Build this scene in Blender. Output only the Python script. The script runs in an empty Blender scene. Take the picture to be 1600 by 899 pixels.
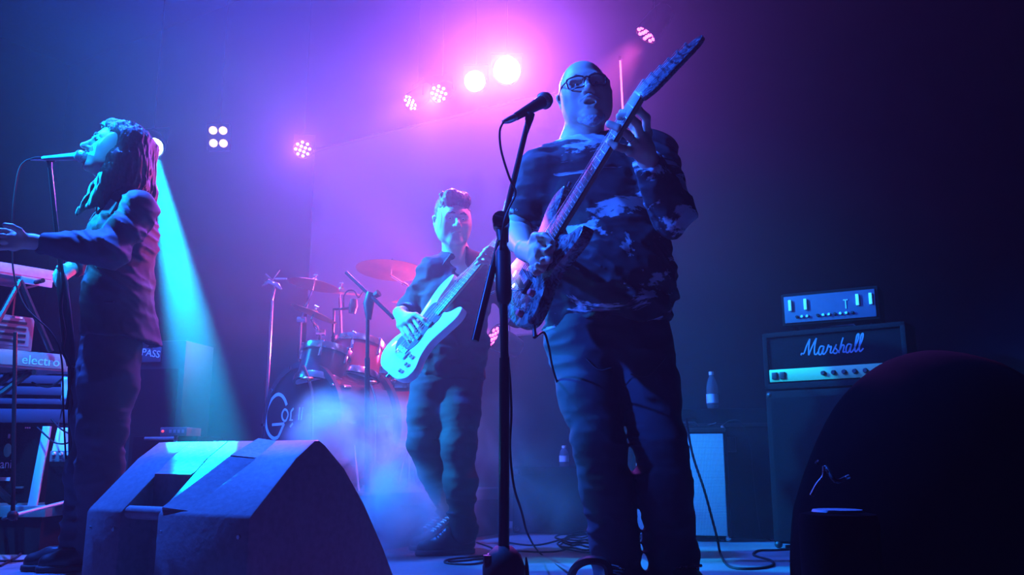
import bpy, bmesh, math, random
import numpy as np
from mathutils import Vector, Matrix, Quaternion

random.seed(7)
SC = bpy.context.scene
COL = SC.collection

# ------------------------------------------------------------------ camera, world, lights, exposure
F_PX, PITCH, CAM_Z = 1350.0, math.radians(11.3), 0.42
cam_data = bpy.data.cameras.new('camera')
cam_data.sensor_width = 36.0
cam_data.lens = F_PX / 1600.0 * 36.0
cam_data.clip_start = 0.05
cam = bpy.data.objects.new('camera', cam_data)
COL.objects.link(cam)
cam.location = (0, 0, CAM_Z)
cam.rotation_euler = (math.pi / 2 + PITCH, 0, 0)
SC.camera = cam

world = bpy.data.worlds.new('world')
SC.world = world
world.use_nodes = True
world.node_tree.nodes['Background'].inputs[0].default_value = (0.02, 0.01, 0.09, 1)
world.node_tree.nodes['Background'].inputs[1].default_value = 0.004

SC.view_settings.view_transform = 'Standard'
SC.view_settings.look = 'None'
SC.view_settings.exposure = 0.0
SC.view_settings.gamma = 1.0
SC.view_settings.use_curve_mapping = False
SC.cycles.max_bounces = 6
SC.cycles.volume_bounces = 1
SC.cycles.volume_step_rate = 1.0
SC.cycles.sample_clamp_indirect = 4.0
SC.cycles.sample_clamp_direct = 0.0

HAZE_DENSITY, HAZE_G = 0.050, 0.45
def spot(name, loc, target, col, watts, angle, blend=0.4, radius=0.06, parent=None):
    d = bpy.data.lights.new(name, 'SPOT')
    d.energy, d.color, d.spot_size, d.spot_blend = watts, col, math.radians(angle), blend
    d.shadow_soft_size = radius
    o = bpy.data.objects.new(name, d)
    COL.objects.link(o)
    o.location = loc
    o.rotation_euler = (Vector(target) - Vector(loc)).to_track_quat('-Z', 'Y').to_euler()
    return o
# unseen wash and fill lamps, all hung outside the picture
CYAN, BLUE = (0.0, 0.33, 1.0), (0.012, 0.11, 1.0)
spot('side_wash_cyan', (-6.8, 4.3, 4.2), (-0.9, 3.87, 1.48), CYAN, 22000, 17.5, 0.7, 0.08)
spot('side_wash_blue', (-5.6, 0.5, 3.7), (0.2, 2.65, 1.5), BLUE, 6500, 17, 0.7, 0.08)
spot('top_wash_blue', (-2.5, 4.0, 4.7), (-0.9, 2.9, 0.0), BLUE, 5200, 84, 0.5, 0.08)
spot('right_wash_blue', (-5.6, 0.5, 3.9), (1.7, 4.4, 0.8), BLUE, 600, 15, 0.8, 0.08)
spot('front_fill_blue', (-1.4, -2.6, 3.4), (0.3, 3.2, 0.7), (0.02, 0.07, 1.0), 12, 50, 0.8, 0.15)  # added weak fill from the front
spot('keyboard_fill_cyan', (-1.6, 1.6, 4.3), (-2.2, 4.2, 0.68), (0.0, 0.24, 1.0), 3000, 16, 0.5, 0.05)  # added lamp, aimed to turn the keyboards cyan
spot('screen_fill', (-1.2, 1.6, 4.7), (-0.5, 6.1, 2.0), (0.20, 0.09, 1.0), 520, 40, 0.5, 0.05)  # added violet lamp that brightens the screen; there is no projector

# ------------------------------------------------------------------ projection helper: a pixel of the photo at world depth y (or height z)
CAM = np.array([0, 0, CAM_Z])
FWD = np.array([0, math.cos(PITCH), math.sin(PITCH)])
UPV = np.array([0, -math.sin(PITCH), math.cos(PITCH)])
def ray(px, py):
    return FWD + np.array([1.0, 0, 0]) * (px - 800) / F_PX + UPV * (449.5 - py) / F_PX
def P(px, py, y):
    d = ray(px, py)
    return Vector(CAM + d * (y / d[1]))
def PZ(px, py, z=0.0):
    d = ray(px, py)
    return Vector(CAM + d * ((z - CAM_Z) / d[2]))

# ------------------------------------------------------------------ materials
MATS = {}
def mat(name, col, rough=0.6, metal=0.0, noise=0.0, nscale=20.0, bump=0.0, spec=0.5, emit=None, emit_s=0.0, coat=0.0):
    if name in MATS:
        return MATS[name]
    m = bpy.data.materials.new(name)
    m.use_nodes = True
    nt = m.node_tree
    b = nt.nodes['Principled BSDF']
    b.inputs['Base Color'].default_value = (*col, 1)
    b.inputs['Roughness'].default_value = rough
    b.inputs['Metallic'].default_value = metal
    b.inputs['Specular IOR Level'].default_value = spec
    b.inputs['Coat Weight'].default_value = coat
    if emit:
        b.inputs['Emission Color'].default_value = (*emit, 1)
        b.inputs['Emission Strength'].default_value = emit_s
        m.cycles.emission_sampling = 'NONE'
    if noise or bump:
        tc = nt.nodes.new('ShaderNodeTexCoord')
        n = nt.nodes.new('ShaderNodeTexNoise')
        n.inputs['Scale'].default_value = nscale
        n.inputs['Detail'].default_value = 4
        nt.links.new(tc.outputs['Object'], n.inputs['Vector'])
        if noise:
            mx = nt.nodes.new('ShaderNodeMix')
            mx.data_type = 'RGBA'
            mx.inputs['A'].default_value = (*[c * (1 - noise) for c in col], 1)
            mx.inputs['B'].default_value = (*[min(1, c * (1 + noise)) for c in col], 1)
            nt.links.new(n.outputs['Fac'], mx.inputs['Factor'])
            nt.links.new(mx.outputs['Result'], b.inputs['Base Color'])
        if bump:
            bp = nt.nodes.new('ShaderNodeBump')
            bp.inputs['Strength'].default_value = bump
            bp.inputs['Distance'].default_value = 0.004
            nt.links.new(n.outputs['Fac'], bp.inputs['Height'])
            nt.links.new(bp.outputs['Normal'], b.inputs['Normal'])
    MATS[name] = m
    return m

BLACKP = mat('black_plastic', (0.014, 0.014, 0.016), 0.45, noise=0.3, spec=0.3)
BLACKM = mat('black_metal', (0.012, 0.012, 0.014), 0.28, 0.2, noise=0.2)
RUBBER = mat('black_rubber', (0.008, 0.008, 0.009), 0.7, noise=0.2, spec=0.2)
CHROME = mat('chrome', (0.75, 0.76, 0.78), 0.18, 1.0, noise=0.05)
STEEL = mat('brushed_steel', (0.55, 0.56, 0.58), 0.34, 1.0, noise=0.1)
TOLEX = mat('black_tolex', (0.0045, 0.0045, 0.006), 0.8, noise=0.3, nscale=150, bump=0.5, spec=0.08)
SKIN = mat('skin', (0.62, 0.42, 0.33), 0.5, noise=0.08, nscale=30, bump=0.08)
WHITEP = mat('white_plastic', (0.75, 0.75, 0.72), 0.4, noise=0.04)
LENS = {}

# ------------------------------------------------------------------ object helpers
FR = {}
def link(o, parent=None):
    COL.objects.link(o)
    if parent is not None:
        o.parent = parent
    return o
def tag(o, label, cat, group=None, kind=None):
    o['label'] = label
    o['category'] = cat
    if group:
        o['group'] = group
    if kind:
        o['kind'] = kind
    return o
def thing(name, label, cat, M=None, group=None):
    """an Empty at the base of a thing; M places its local frame"""
    o = bpy.data.objects.new(name, None)
    o.empty_display_size = 0.1
    COL.objects.link(o)
    if M is None:
        M = Matrix.Identity(4)
    if isinstance(M, Vector) or isinstance(M, tuple):
        M = Matrix.Translation(M)
    o.matrix_world = M
    FR[o.name] = M.copy()
    tag(o, label, cat, group)
    return o

class MB:
    """collects verts and faces, then links them as ONE mesh object"""
    def __init__(s):
        s.v, s.f = [], []
    def add(s, vs, fs, M=None):
        n = len(s.v)
        s.v += [tuple(M @ Vector(v)) if M is not None else tuple(v) for v in vs]
        s.f += [tuple(i + n for i in f) for f in fs]
        return s
    def box(s, c, d, M=None, bev=0.0):
        x, y, z = d[0] / 2, d[1] / 2, d[2] / 2
        if bev <= 0:
            vs = [(c[0] + i * x, c[1] + j * y, c[2] + k * z) for i in (-1, 1) for j in (-1, 1) for k in (-1, 1)]
            fs = [(0, 1, 3, 2), (4, 6, 7, 5), (0, 4, 5, 1), (2, 3, 7, 6), (0, 2, 6, 4), (1, 5, 7, 3)]
            return s.add(vs, fs, M)
        bm = bmesh.new()
        bmesh.ops.create_cube(bm, size=1.0)
        for v in bm.verts:
            v.co = Vector((v.co.x * d[0], v.co.y * d[1], v.co.z * d[2]))
        bmesh.ops.bevel(bm, geom=list(bm.edges), offset=bev, segments=2, profile=0.6, affect='EDGES')
        for v in bm.verts:
            v.co += Vector(c)
        bm.verts.index_update()
        s.add([v.co[:] for v in bm.verts], [[v.index for v in f.verts] for f in bm.faces], M)
        bm.free()
        return s
    def tube(s, pts, r, n=8, M=None, cap=True):
        pts = [Vector(p) for p in pts]
        rs = r if isinstance(r, (list, tuple)) else [r] * len(pts)
        up = None
        vs, fs = [], []
        for i, p in enumerate(pts):
            t = (pts[min(i + 1, len(pts) - 1)] - pts[max(i - 1, 0)])
            t = t.normalized() if t.length > 1e-9 else Vector((0, 0, 1))
            if up is None:
                up = t.orthogonal().normalized()
            else:
                up = (up - t * up.dot(t))
                up = up.normalized() if up.length > 1e-6 else t.orthogonal().normalized()
            w = t.cross(up)
            for k in range(n):
                a = 2 * math.pi * k / n
                vs.append(p + (up * math.cos(a) + w * math.sin(a)) * rs[i])
        for i in range(len(pts) - 1):
            for k in range(n):
                a, b = i * n + k, i * n + (k + 1) % n
                fs.append((a, b, b + n, a + n))
        if cap:
            fs.append(tuple(range(n - 1, -1, -1)))
            fs.append(tuple(range((len(pts) - 1) * n, len(pts) * n)))
        return s.add(vs, fs, M)
    def cyl(s, a, b, r, n=20, r2=None, M=None):
        return s.tube([a, b], [r, r if r2 is None else r2], n, M)
    def lathe(s, prof, n=24, M=None):
        """prof: (radius, z) about the local z axis"""
        vs, fs = [], []
        for r, z in prof:
            for k in range(n):
                a = 2 * math.pi * k / n
                vs.append((r * math.cos(a), r * math.sin(a), z))
        for i in range(len(prof) - 1):
            for k in range(n):
                a, b = i * n + k, i * n + (k + 1) % n
                fs.append((a, b, b + n, a + n))
        if prof[0][0] > 1e-6:
            fs.append(tuple(range(n - 1, -1, -1)))
        if prof[-1][0] > 1e-6:
            fs.append(tuple(range((len(prof) - 1) * n, len(prof) * n)))
        return s.add(vs, fs, M)
    def sphere(s, c, r, n=14, M=None, sc=(1, 1, 1)):
        vs, fs = [], []
        m = n // 2
        for i in range(m + 1):
            th = math.pi * i / m
            for k in range(n):
                a = 2 * math.pi * k / n
                vs.append((c[0] + r * sc[0] * math.sin(th) * math.cos(a), c[1] + r * sc[1] * math.sin(th) * math.sin(a), c[2] - r * sc[2] * math.cos(th)))
        for i in range(m):
            for k in range(n):
                a, b = i * n + k, i * n + (k + 1) % n
                fs.append((a, b, b + n, a + n))
        return s.add(vs, fs, M)
    def prism(s, poly, axis_a, axis_b, axis_h, o, h0, h1, bev=0.0):
        """polygon (a,b) in plane axis_a/axis_b about o, extruded from h0 to h1 along axis_h; rounded by bev"""
        A, B, H, O = Vector(axis_a), Vector(axis_b), Vector(axis_h), Vector(o)
        n = len(poly)
        def ring(off, h):
            out = []
            for i in range(n):
                p0, p1, p2 = Vector(poly[i - 1]), Vector(poly[i]), Vector(poly[(i + 1) % n])
                e1, e2 = (p1 - p0).normalized(), (p2 - p1).normalized()
                nn = Vector((-(e1.y + e2.y), e1.x + e2.x))
                if nn.length > 1e-6:
                    nn.normalize()
                q = p1 + nn * off * sg
                out.append(O + A * q.x + B * q.y + H * h)
            return out
        area = sum(poly[i - 1][0] * poly[i][1] - poly[i][0] * poly[i - 1][1] for i in range(n))
        sg = 1 if area > 0 else -1
        rings = [ring(0, h0), ring(0, h1)] if bev <= 0 else [ring(bev, h0), ring(bev * 0.3, h0 + bev * 0.3), ring(0, h0 + bev), ring(0, h1 - bev), ring(bev * 0.3, h1 - bev * 0.3), ring(bev, h1)]
        vs = [v for r in rings for v in r]
        fs = []
        for i in range(len(rings) - 1):
            for k in range(n):
                a, b = i * n + k, i * n + (k + 1) % n
                fs.append((a, b, b + n, a + n))
        fs.append(tuple(range(n - 1, -1, -1)))
        fs.append(tuple(range((len(rings) - 1) * n, len(rings) * n)))
        return s.add(vs, fs)
    def build(s, name, m, parent=None, world=False, angle=35, label=None):
        vs = s.v
        if world and parent is not None:
            inv = root_frame(parent).inverted()
            vs = [tuple(inv @ Vector(v)) for v in vs]
        me = bpy.data.meshes.new(name)
        me.from_pydata(vs, [], s.f)
        me.update()
        bm = bmesh.new()
        bm.from_mesh(me)
        bmesh.ops.recalc_face_normals(bm, faces=bm.faces)
        bm.to_mesh(me)
        bm.free()
        me.shade_smooth()
        me.set_sharp_from_angle(angle=math.radians(angle))
        if m:
            me.materials.append(m)
        o = bpy.data.objects.new(name, me)
        link(o, parent)
        if label:
            o['label'] = label
        if parent is None:
            FR[o.name] = Matrix.Identity(4)
        return o
def root_frame(o):
    while o.parent is not None:
        o = o.parent
    return FR.get(o.name, Matrix.Identity(4))
def rebase(o, loc):
    """move a top-level mesh's origin to loc without moving the mesh"""
    loc = Vector(loc)
    o.data.transform(Matrix.Translation(-loc))
    o.location = loc
    FR[o.name] = Matrix.Translation(loc)
    return o
def struct(o):
    o['kind'] = 'structure'
    return o
def copy_tree(o, parent=None):
    c = o.copy()
    COL.objects.link(c)
    if parent is not None:
        c.parent = parent
    for ch in list(o.children):
        copy_tree(ch, c)
    return c
def smooth_pts(pts, sub=6, closed=False):
    pts = [Vector(p) for p in pts]
    n = len(pts)
    out = []
    for i in range(n if closed else n - 1):
        p0 = pts[(i - 1) % n] if closed or i > 0 else pts[0] * 2 - pts[1]
        p1, p2 = pts[i], pts[(i + 1) % n]
        p3 = pts[(i + 2) % n] if closed or i + 2 < n else pts[-1] * 2 - pts[-2]
        for k in range(sub):
            t = k / sub
            out.append(0.5 * ((2 * p1) + (p2 - p0) * t + (2 * p0 - 5 * p1 + 4 * p2 - p3) * t * t + (3 * p1 - p0 - 3 * p2 + p3) * t ** 3))
    if not closed:
        out.append(pts[-1])
    return out
def frame(o, x, y=None, z=None):
    """4x4 from origin and (nearly) orthogonal axes; x kept, missing axis derived"""
    x = Vector(x).normalized()
    if z is not None:
        z = Vector(z)
        z = (z - x * z.dot(x)).normalized()
        y = z.cross(x)
    else:
        y = Vector(y)
        y = (y - x * y.dot(x)).normalized()
        z = x.cross(y)
    M = Matrix((x, y, z)).transposed().to_4x4()
    M.translation = Vector(o)
    return M
def zframe(o, z, xhint=(1, 0, 0)):
    z = Vector(z).normalized()
    x = Vector(xhint)
    x = (x - z * x.dot(z)).normalized()
    y = z.cross(x)
    M = Matrix((x, y, z)).transposed().to_4x4()
    M.translation = Vector(o)
    return M
def text_part(txt, name, m, parent, M, size, depth=0.002, shear=0.0, align='CENTER', label=None, sx=1.0, offset=0.0):
    cu = bpy.data.curves.new(name, 'FONT')
    cu.body, cu.size, cu.extrude, cu.shear, cu.align_x, cu.align_y = txt, size, depth, shear, align, 'CENTER'
    cu.offset = offset
    cu.resolution_u = 3
    tmp = bpy.data.objects.new('lettering_source', cu)
    COL.objects.link(tmp)
    dg = bpy.context.evaluated_depsgraph_get()
    me = bpy.data.meshes.new_from_object(tmp.evaluated_get(dg))
    bpy.data.objects.remove(tmp)
    bpy.data.curves.remove(cu)
    me.transform(Matrix.Diagonal((sx, 1, 1, 1)))
    me.transform(M)
    me.materials.clear()
    me.materials.append(m)
    o = bpy.data.objects.new(name, me)
    link(o, parent)
    if label:
        o['label'] = label
    return o

# ------------------------------------------------------------------ sculpting with distance fields (bodies, clothes, hair)
def vnoise(p, seed=0):
    i = np.floor(p).astype(np.int64)
    f = (p - i).astype(np.float32)
    u = f * f * (3 - 2 * f)
    out = 0
    for dx in (0, 1):
        wx = u[:, 0] if dx else 1 - u[:, 0]
        for dy in (0, 1):
            wy = u[:, 1] if dy else 1 - u[:, 1]
            for dz in (0, 1):
                wz = u[:, 2] if dz else 1 - u[:, 2]
                h = ((i[:, 0] + dx) * 374761393 + (i[:, 1] + dy) * 668265263 + (i[:, 2] + dz) * 1274126177 + seed * 144269) & 0x7fffffff
                h = ((h ^ (h >> 13)) * 1274126177) & 0x7fffffff
                h = (h ^ (h >> 16)) & 0xffff
                out = out + wx * wy * wz * (h.astype(np.float32) / 65535.0)
    return out
def folds(scale, amp, seed=0, mask=None, axis=None):
    """ridged cloth folds: noise squeezed by scale (cycles per metre along x, y, z)"""
    sc = np.array(scale, np.float32)
    def fn(p):
        q = p if axis is None else p @ axis
        w = q * sc
        w = w + 0.55 * np.stack([vnoise(w * 0.7 + 11, seed + 5)] * 3, 1)
        n = (1 - np.abs(2 * vnoise(w, seed) - 1)) ** 1.6
        n2 = (1 - np.abs(2 * vnoise(w * 2.1 + 3.3, seed + 1) - 1)) ** 1.6
        a = amp * 1.5 * ((n - 0.5) + 0.45 * (n2 - 0.5))
        return -a * (mask(p) if mask else 1)
    return fn
def cat_noise(*fns):
    return lambda p: sum(f(p) for f in fns)

class SDF:
    def __init__(s):
        s.p = []
    def cone(s, a, b, ra, rb=None, k=0.02, flat=None, op='add', capb=False, capa=False):
        a, b = np.array(a, np.float32), np.array(b, np.float32)
        rb = ra if rb is None else rb
        R = max(ra, rb)
        if flat:
            R = max(R, R * flat[1])
        fl = (np.array(flat[0], np.float32) / np.linalg.norm(flat[0]), flat[1]) if flat else None
        def fn(x):
            ab = b - a
            L2 = float(ab @ ab) + 1e-12
            d = x - a
            tr = d @ ab / L2
            t = np.clip(tr, 0, 1)
            d = d - t[..., None] * ab
            if fl:
                d = d - (d @ fl[0])[..., None] * fl[0] * (1 - 1 / fl[1])
            r = np.sqrt((d * d).sum(-1)) - (ra + (rb - ra) * t)
            if capb:
                r = np.maximum(r, (tr - 1) * math.sqrt(L2))
            if capa:
                r = np.maximum(r, -tr * math.sqrt(L2))
            return r
        s.p.append((op, fn, np.minimum(a, b) - R, np.maximum(a, b) + R, k))
        return s
    def path(s, pts, rs, k=0.02, flat=None, op='add'):
        for i in range(len(pts) - 1):
            s.cone(pts[i], pts[i + 1], rs[i] if isinstance(rs, (list, tuple)) else rs, rs[i + 1] if isinstance(rs, (list, tuple)) else rs, k, flat, op)
        return s
    def ell(s, c, r, R=None, k=0.02, op='add'):
        c, r = np.array(c, np.float32), np.array(r, np.float32)
        Rm = np.array(R, np.float32) if R is not None else None
        def fn(x):
            d = x - c
            if Rm is not None:
                d = d @ Rm
            k0 = np.sqrt(((d / r) ** 2).sum(-1))
            k1 = np.sqrt(((d / (r * r)) ** 2).sum(-1)) + 1e-9
            return k0 * (k0 - 1) / k1
        m = float(r.max())
        s.p.append((op, fn, c - m, c + m, k))
        return s
    def cut(s, pt, n):
        pt, n = np.array(pt, np.float32), np.array(n, np.float32)
        n = n / np.linalg.norm(n)
        s.p.append(('cut', lambda x: (x - pt) @ n, None, None, 0))
        return s
    def box(s, M, half, rad=0.01, k=0.01, op='add'):
        Mi = np.array(M.inverted(), np.float32)
        half = np.array(half, np.float32)
        def fn(x):
            q = np.abs(x @ Mi[:3, :3].T + Mi[:3, 3]) - (half - rad)
            return np.sqrt((np.maximum(q, 0) ** 2).sum(-1)) + np.minimum(q.max(-1), 0) - rad
        c = np.array(M.translation, np.float32)
        R = float(np.linalg.norm(half))
        s.p.append((op, fn, c - R, c + R, k))
        return s
    def bounds(s, pad=0.02):
        lo = np.min([q[2] for q in s.p if q[0] == 'add'], 0) - pad
        hi = np.max([q[3] for q in s.p if q[0] == 'add'], 0) + pad
        return lo, hi
    def grid(s, h, lo=None, hi=None, noise=None, pad=0.02):
        l0, h0 = s.bounds(pad)
        lo = l0 if lo is None else np.array(lo, np.float32)
        hi = h0 if hi is None else np.array(hi, np.float32)
        n = np.ceil((hi - lo) / h).astype(int) + 1
        D = np.full(tuple(n), 0.2, np.float32)
        ax = [lo[i] + h * np.arange(n[i], dtype=np.float32) for i in range(3)]
        for op, fn, a, b, k in s.p:
            if op == 'cut':
                i0, i1 = np.zeros(3, int), n
            else:
                m = k + 3 * h + 0.01
                i0 = np.clip(np.floor((a - m - lo) / h).astype(int), 0, n)
                i1 = np.clip(np.ceil((b + m - lo) / h).astype(int) + 1, 0, n)
            if (i1 <= i0).any():
                continue
            X = np.stack(np.meshgrid(ax[0][i0[0]:i1[0]], ax[1][i0[1]:i1[1]], ax[2][i0[2]:i1[2]], indexing='ij'), -1)
            d = fn(X).astype(np.float32)
            sl = (slice(i0[0], i1[0]), slice(i0[1], i1[1]), slice(i0[2], i1[2]))
            w = D[sl]
            if op == 'add':
                if k > 0:
                    hh = np.maximum(k - np.abs(w - d), 0) / k
                    D[sl] = np.minimum(w, d) - hh * hh * k * 0.25
                else:
                    D[sl] = np.minimum(w, d)
            elif op == 'sub':
                d = -d
                if k > 0:
                    hh = np.maximum(k - np.abs(w - d), 0) / k
                    D[sl] = np.maximum(w, d) + hh * hh * k * 0.25
                else:
                    D[sl] = np.maximum(w, d)
            else:
                D[sl] = np.maximum(w, d)
        if noise is not None:
            idx = np.nonzero(np.abs(D) < 0.03)
            pts = np.stack([ax[i][idx[i]] for i in range(3)], 1)
            D[idx] += noise(pts).astype(np.float32)
        D[0], D[-1], D[:, 0], D[:, -1], D[:, :, 0], D[:, :, -1] = (np.maximum(q, h * 0.2) for q in (D[0], D[-1], D[:, 0], D[:, -1], D[:, :, 0], D[:, :, -1]))
        return D, lo, h
def surface_nets(D, lo, h):
    s = D < 0
    c = np.zeros(tuple(np.array(D.shape) - 1), np.int8)
    for i in (0, 1):
        for j in (0, 1):
            for k in (0, 1):
                c += s[i:i + c.shape[0], j:j + c.shape[1], k:k + c.shape[2]]
    act = (c > 0) & (c < 8)
    cells = np.argwhere(act)
    idx = np.full(c.shape, -1, np.int64)
    idx[act] = np.arange(len(cells))
    acc = np.zeros((len(cells), 3), np.float32)
    cnt = np.zeros(len(cells), np.float32)
    corners = [(i, j, k) for i in (0, 1) for j in (0, 1) for k in (0, 1)]
    val = {o: D[cells[:, 0] + o[0], cells[:, 1] + o[1], cells[:, 2] + o[2]] for o in corners}
    for o1 in corners:
        for ax in range(3):
            if o1[ax] == 0:
                o2 = list(o1)
                o2[ax] = 1
                o2 = tuple(o2)
                d1, d2 = val[o1], val[o2]
                m = (d1 < 0) != (d2 < 0)
                t = d1[m] / (d1[m] - d2[m])
                acc[m] += np.array(o1, np.float32)
                acc[m, ax] += t
                cnt[m] += 1
    V = (cells + acc / cnt[:, None]) * h + lo
    Fs = []
    for ax in range(3):
        b, d = (ax + 1) % 3, (ax + 2) % 3
        sl0, sl1 = [slice(None)] * 3, [slice(None)] * 3
        sl0[ax], sl1[ax] = slice(0, -1), slice(1, None)
        e = s[tuple(sl0)] != s[tuple(sl1)]
        q = np.argwhere(e)
        q = q[(q[:, b] > 0) & (q[:, d] > 0) & (q[:, b] < D.shape[b] - 1) & (q[:, d] < D.shape[d] - 1)]
        inside = s[q[:, 0], q[:, 1], q[:, 2]]
        def cid(ob, od):
            r = q.copy()
            r[:, b] -= ob
            r[:, d] -= od
            return idx[r[:, 0], r[:, 1], r[:, 2]]
        quad = np.stack([cid(1, 1), cid(0, 1), cid(0, 0), cid(1, 0)], 1)
        quad[~inside] = quad[~inside][:, ::-1]
        Fs.append(quad)
    return V, np.concatenate(Fs)
def np_mesh(name, V, Fq):
    me = bpy.data.meshes.new(name)
    me.vertices.add(len(V))
    me.vertices.foreach_set('co', np.ascontiguousarray(V, np.float32).ravel())
    me.loops.add(len(Fq) * 4)
    me.loops.foreach_set('vertex_index', np.ascontiguousarray(Fq, np.int32).ravel())
    me.polygons.add(len(Fq))
    me.polygons.foreach_set('loop_start', np.arange(0, len(Fq) * 4, 4, dtype=np.int32))
    me.update(calc_edges=True)
    me.validate()
    me.shade_smooth()
    return me
def sculpt(name, sdf, h, m, parent=None, noise=None, regions=None, label=None, origin=None):
    """one mesh from a field; regions = [(lo, hi, h)] re-meshes small windows finer (faces, hands) inside the same mesh"""
    V, Fq = surface_nets(*sdf.grid(h, noise=noise))
    Vs, Fs, off = [V], [], len(V)
    cen = V[Fq].mean(1)
    keep = np.ones(len(Fq), bool)
    for lo, hi, hf in regions or ():
        lo, hi = np.array(lo), np.array(hi)
        keep &= ~((cen > lo + h * 0.6) & (cen < hi - h * 0.6)).all(1)
        v, f = surface_nets(*sdf.grid(hf, lo - 2 * hf, hi + 2 * hf, noise=noise))
        c2 = v[f].mean(1)
        f = f[((c2 > lo) & (c2 < hi)).all(1)]
        Vs.append(v)
        Fs.append(f + off)
        off += len(v)
    V, Fq = np.concatenate(Vs), np.concatenate([Fq[keep]] + Fs)
    used = np.zeros(len(V), bool)
    used[Fq.ravel()] = True
    remap = np.cumsum(used) - 1
    V, Fq = V[used], remap[Fq]
    base = np.array(origin, np.float32) if origin is not None else (np.array(root_frame(parent).translation, np.float32) if parent is not None else np.zeros(3, np.float32))
    me = np_mesh(name, V - base, Fq)
    if m:
        me.materials.append(m)
    o = bpy.data.objects.new(name, me)
    link(o, parent)
    if parent is None:
        o.location = tuple(base)
        FR[o.name] = Matrix.Translation(Vector(base))
    if label:
        o['label'] = label
    return o

# ------------------------------------------------------------------ the setting
UB = Vector((0.857, -0.515, 0))          # along the back of the stage, towards the right of the picture
NB = Vector((-0.515, -0.857, 0))         # out of the back wall, towards the house
ZV = Vector((0, 0, 1))
W0 = Vector((-1.69, 7.25, 0))            # on the back wall, behind the left edge of the screen
def stage(t, n, z=0.0):
    """t along the back wall from the screen's left edge, n metres out from it"""
    return W0 + UB * t + NB * n + ZV * z

def floor_material():
    m = bpy.data.materials.new('stage_floor_paint')
    m.use_nodes = True
    nt = m.node_tree
    b = nt.nodes['Principled BSDF']
    tc = nt.nodes.new('ShaderNodeTexCoord')
    n1 = nt.nodes.new('ShaderNodeTexNoise')
    n1.inputs['Scale'].default_value = 3.2
    n1.inputs['Detail'].default_value = 8
    n1.inputs['Roughness'].default_value = 0.65
    r1 = nt.nodes.new('ShaderNodeValToRGB')
    r1.color_ramp.elements[0].position, r1.color_ramp.elements[0].color = 0.32, (0.085, 0.085, 0.09, 1)
    r1.color_ramp.elements[1].position, r1.color_ramp.elements[1].color = 0.7, (0.20, 0.20, 0.205, 1)
    n2 = nt.nodes.new('ShaderNodeTexNoise')
    n2.inputs['Scale'].default_value = 40
    nt.links.new(tc.outputs['Object'], n1.inputs['Vector'])
    nt.links.new(tc.outputs['Object'], n2.inputs['Vector'])
    nt.links.new(n1.outputs['Fac'], r1.inputs['Fac'])
    nt.links.new(r1.outputs['Color'], b.inputs['Base Color'])
    mr = nt.nodes.new('ShaderNodeMapRange')
    mr.inputs['To Min'].default_value, mr.inputs['To Max'].default_value = 0.35, 0.7
    nt.links.new(n1.outputs['Fac'], mr.inputs['Value'])
    nt.links.new(mr.outputs['Result'], b.inputs['Roughness'])
    bp = nt.nodes.new('ShaderNodeBump')
    bp.inputs['Strength'].default_value = 0.15
    bp.inputs['Distance'].default_value = 0.003
    nt.links.new(n2.outputs['Fac'], bp.inputs['Height'])
    nt.links.new(bp.outputs['Normal'], b.inputs['Normal'])
    return m
def flat(name, pts, m, thick, nrm):
    mb = MB()
    pts = [Vector(p) for p in pts]
    nrm = Vector(nrm) * thick
    n = len(pts)
    vs = pts + [p + nrm for p in pts]
    fs = [tuple(range(n)), tuple(range(2 * n - 1, n - 1, -1))] + [(i, (i + 1) % n, (i + 1) % n + n, i + n) for i in range(n)]
    mb.add(vs, fs)
    return struct(mb.build(name, m))
DRAPE = mat('black_drape', (0.010, 0.009, 0.012), 0.95, noise=0.25, nscale=6, spec=0.05)
flat('floor', [(-9.5, 0.75, 0), (5, 0.75, 0), (5, 10, 0), (-9.5, 10, 0)], floor_material(), 0.12, (0, 0, -1))
a, b = stage(-4, 0), stage(7.0, 0)
flat('ceiling', [(-9.5, -3, 4.9), (5.5, -3, 4.9), (5.5, 10, 4.9), (-9.5, 10, 4.9)], mat('black_ceiling', (0.02, 0.02, 0.025), 0.9, noise=0.2), 0.1, (0, 0, 1))
flat('wall_back', [a, b, b + ZV * 4.9, a + ZV * 4.9], DRAPE, 0.1, -NB)
flat('wall_left', [a, a + NB * 8.4, a + NB * 8.4 + ZV * 4.9, a + ZV * 4.9], DRAPE, 0.1, -UB)
flat('wall_right', [b, b + NB * 3.6, b + NB * 3.6 + ZV * 4.9, b + ZV * 4.9], DRAPE, 0.1, UB)

# thin stage haze, its density shaped to keep sides and front darker
hz = bpy.data.materials.new('stage_haze')
hz.use_nodes = True
nt = hz.node_tree
nt.nodes.remove(nt.nodes['Principled BSDF'])
vs_ = nt.nodes.new('ShaderNodeVolumeScatter')
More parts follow.
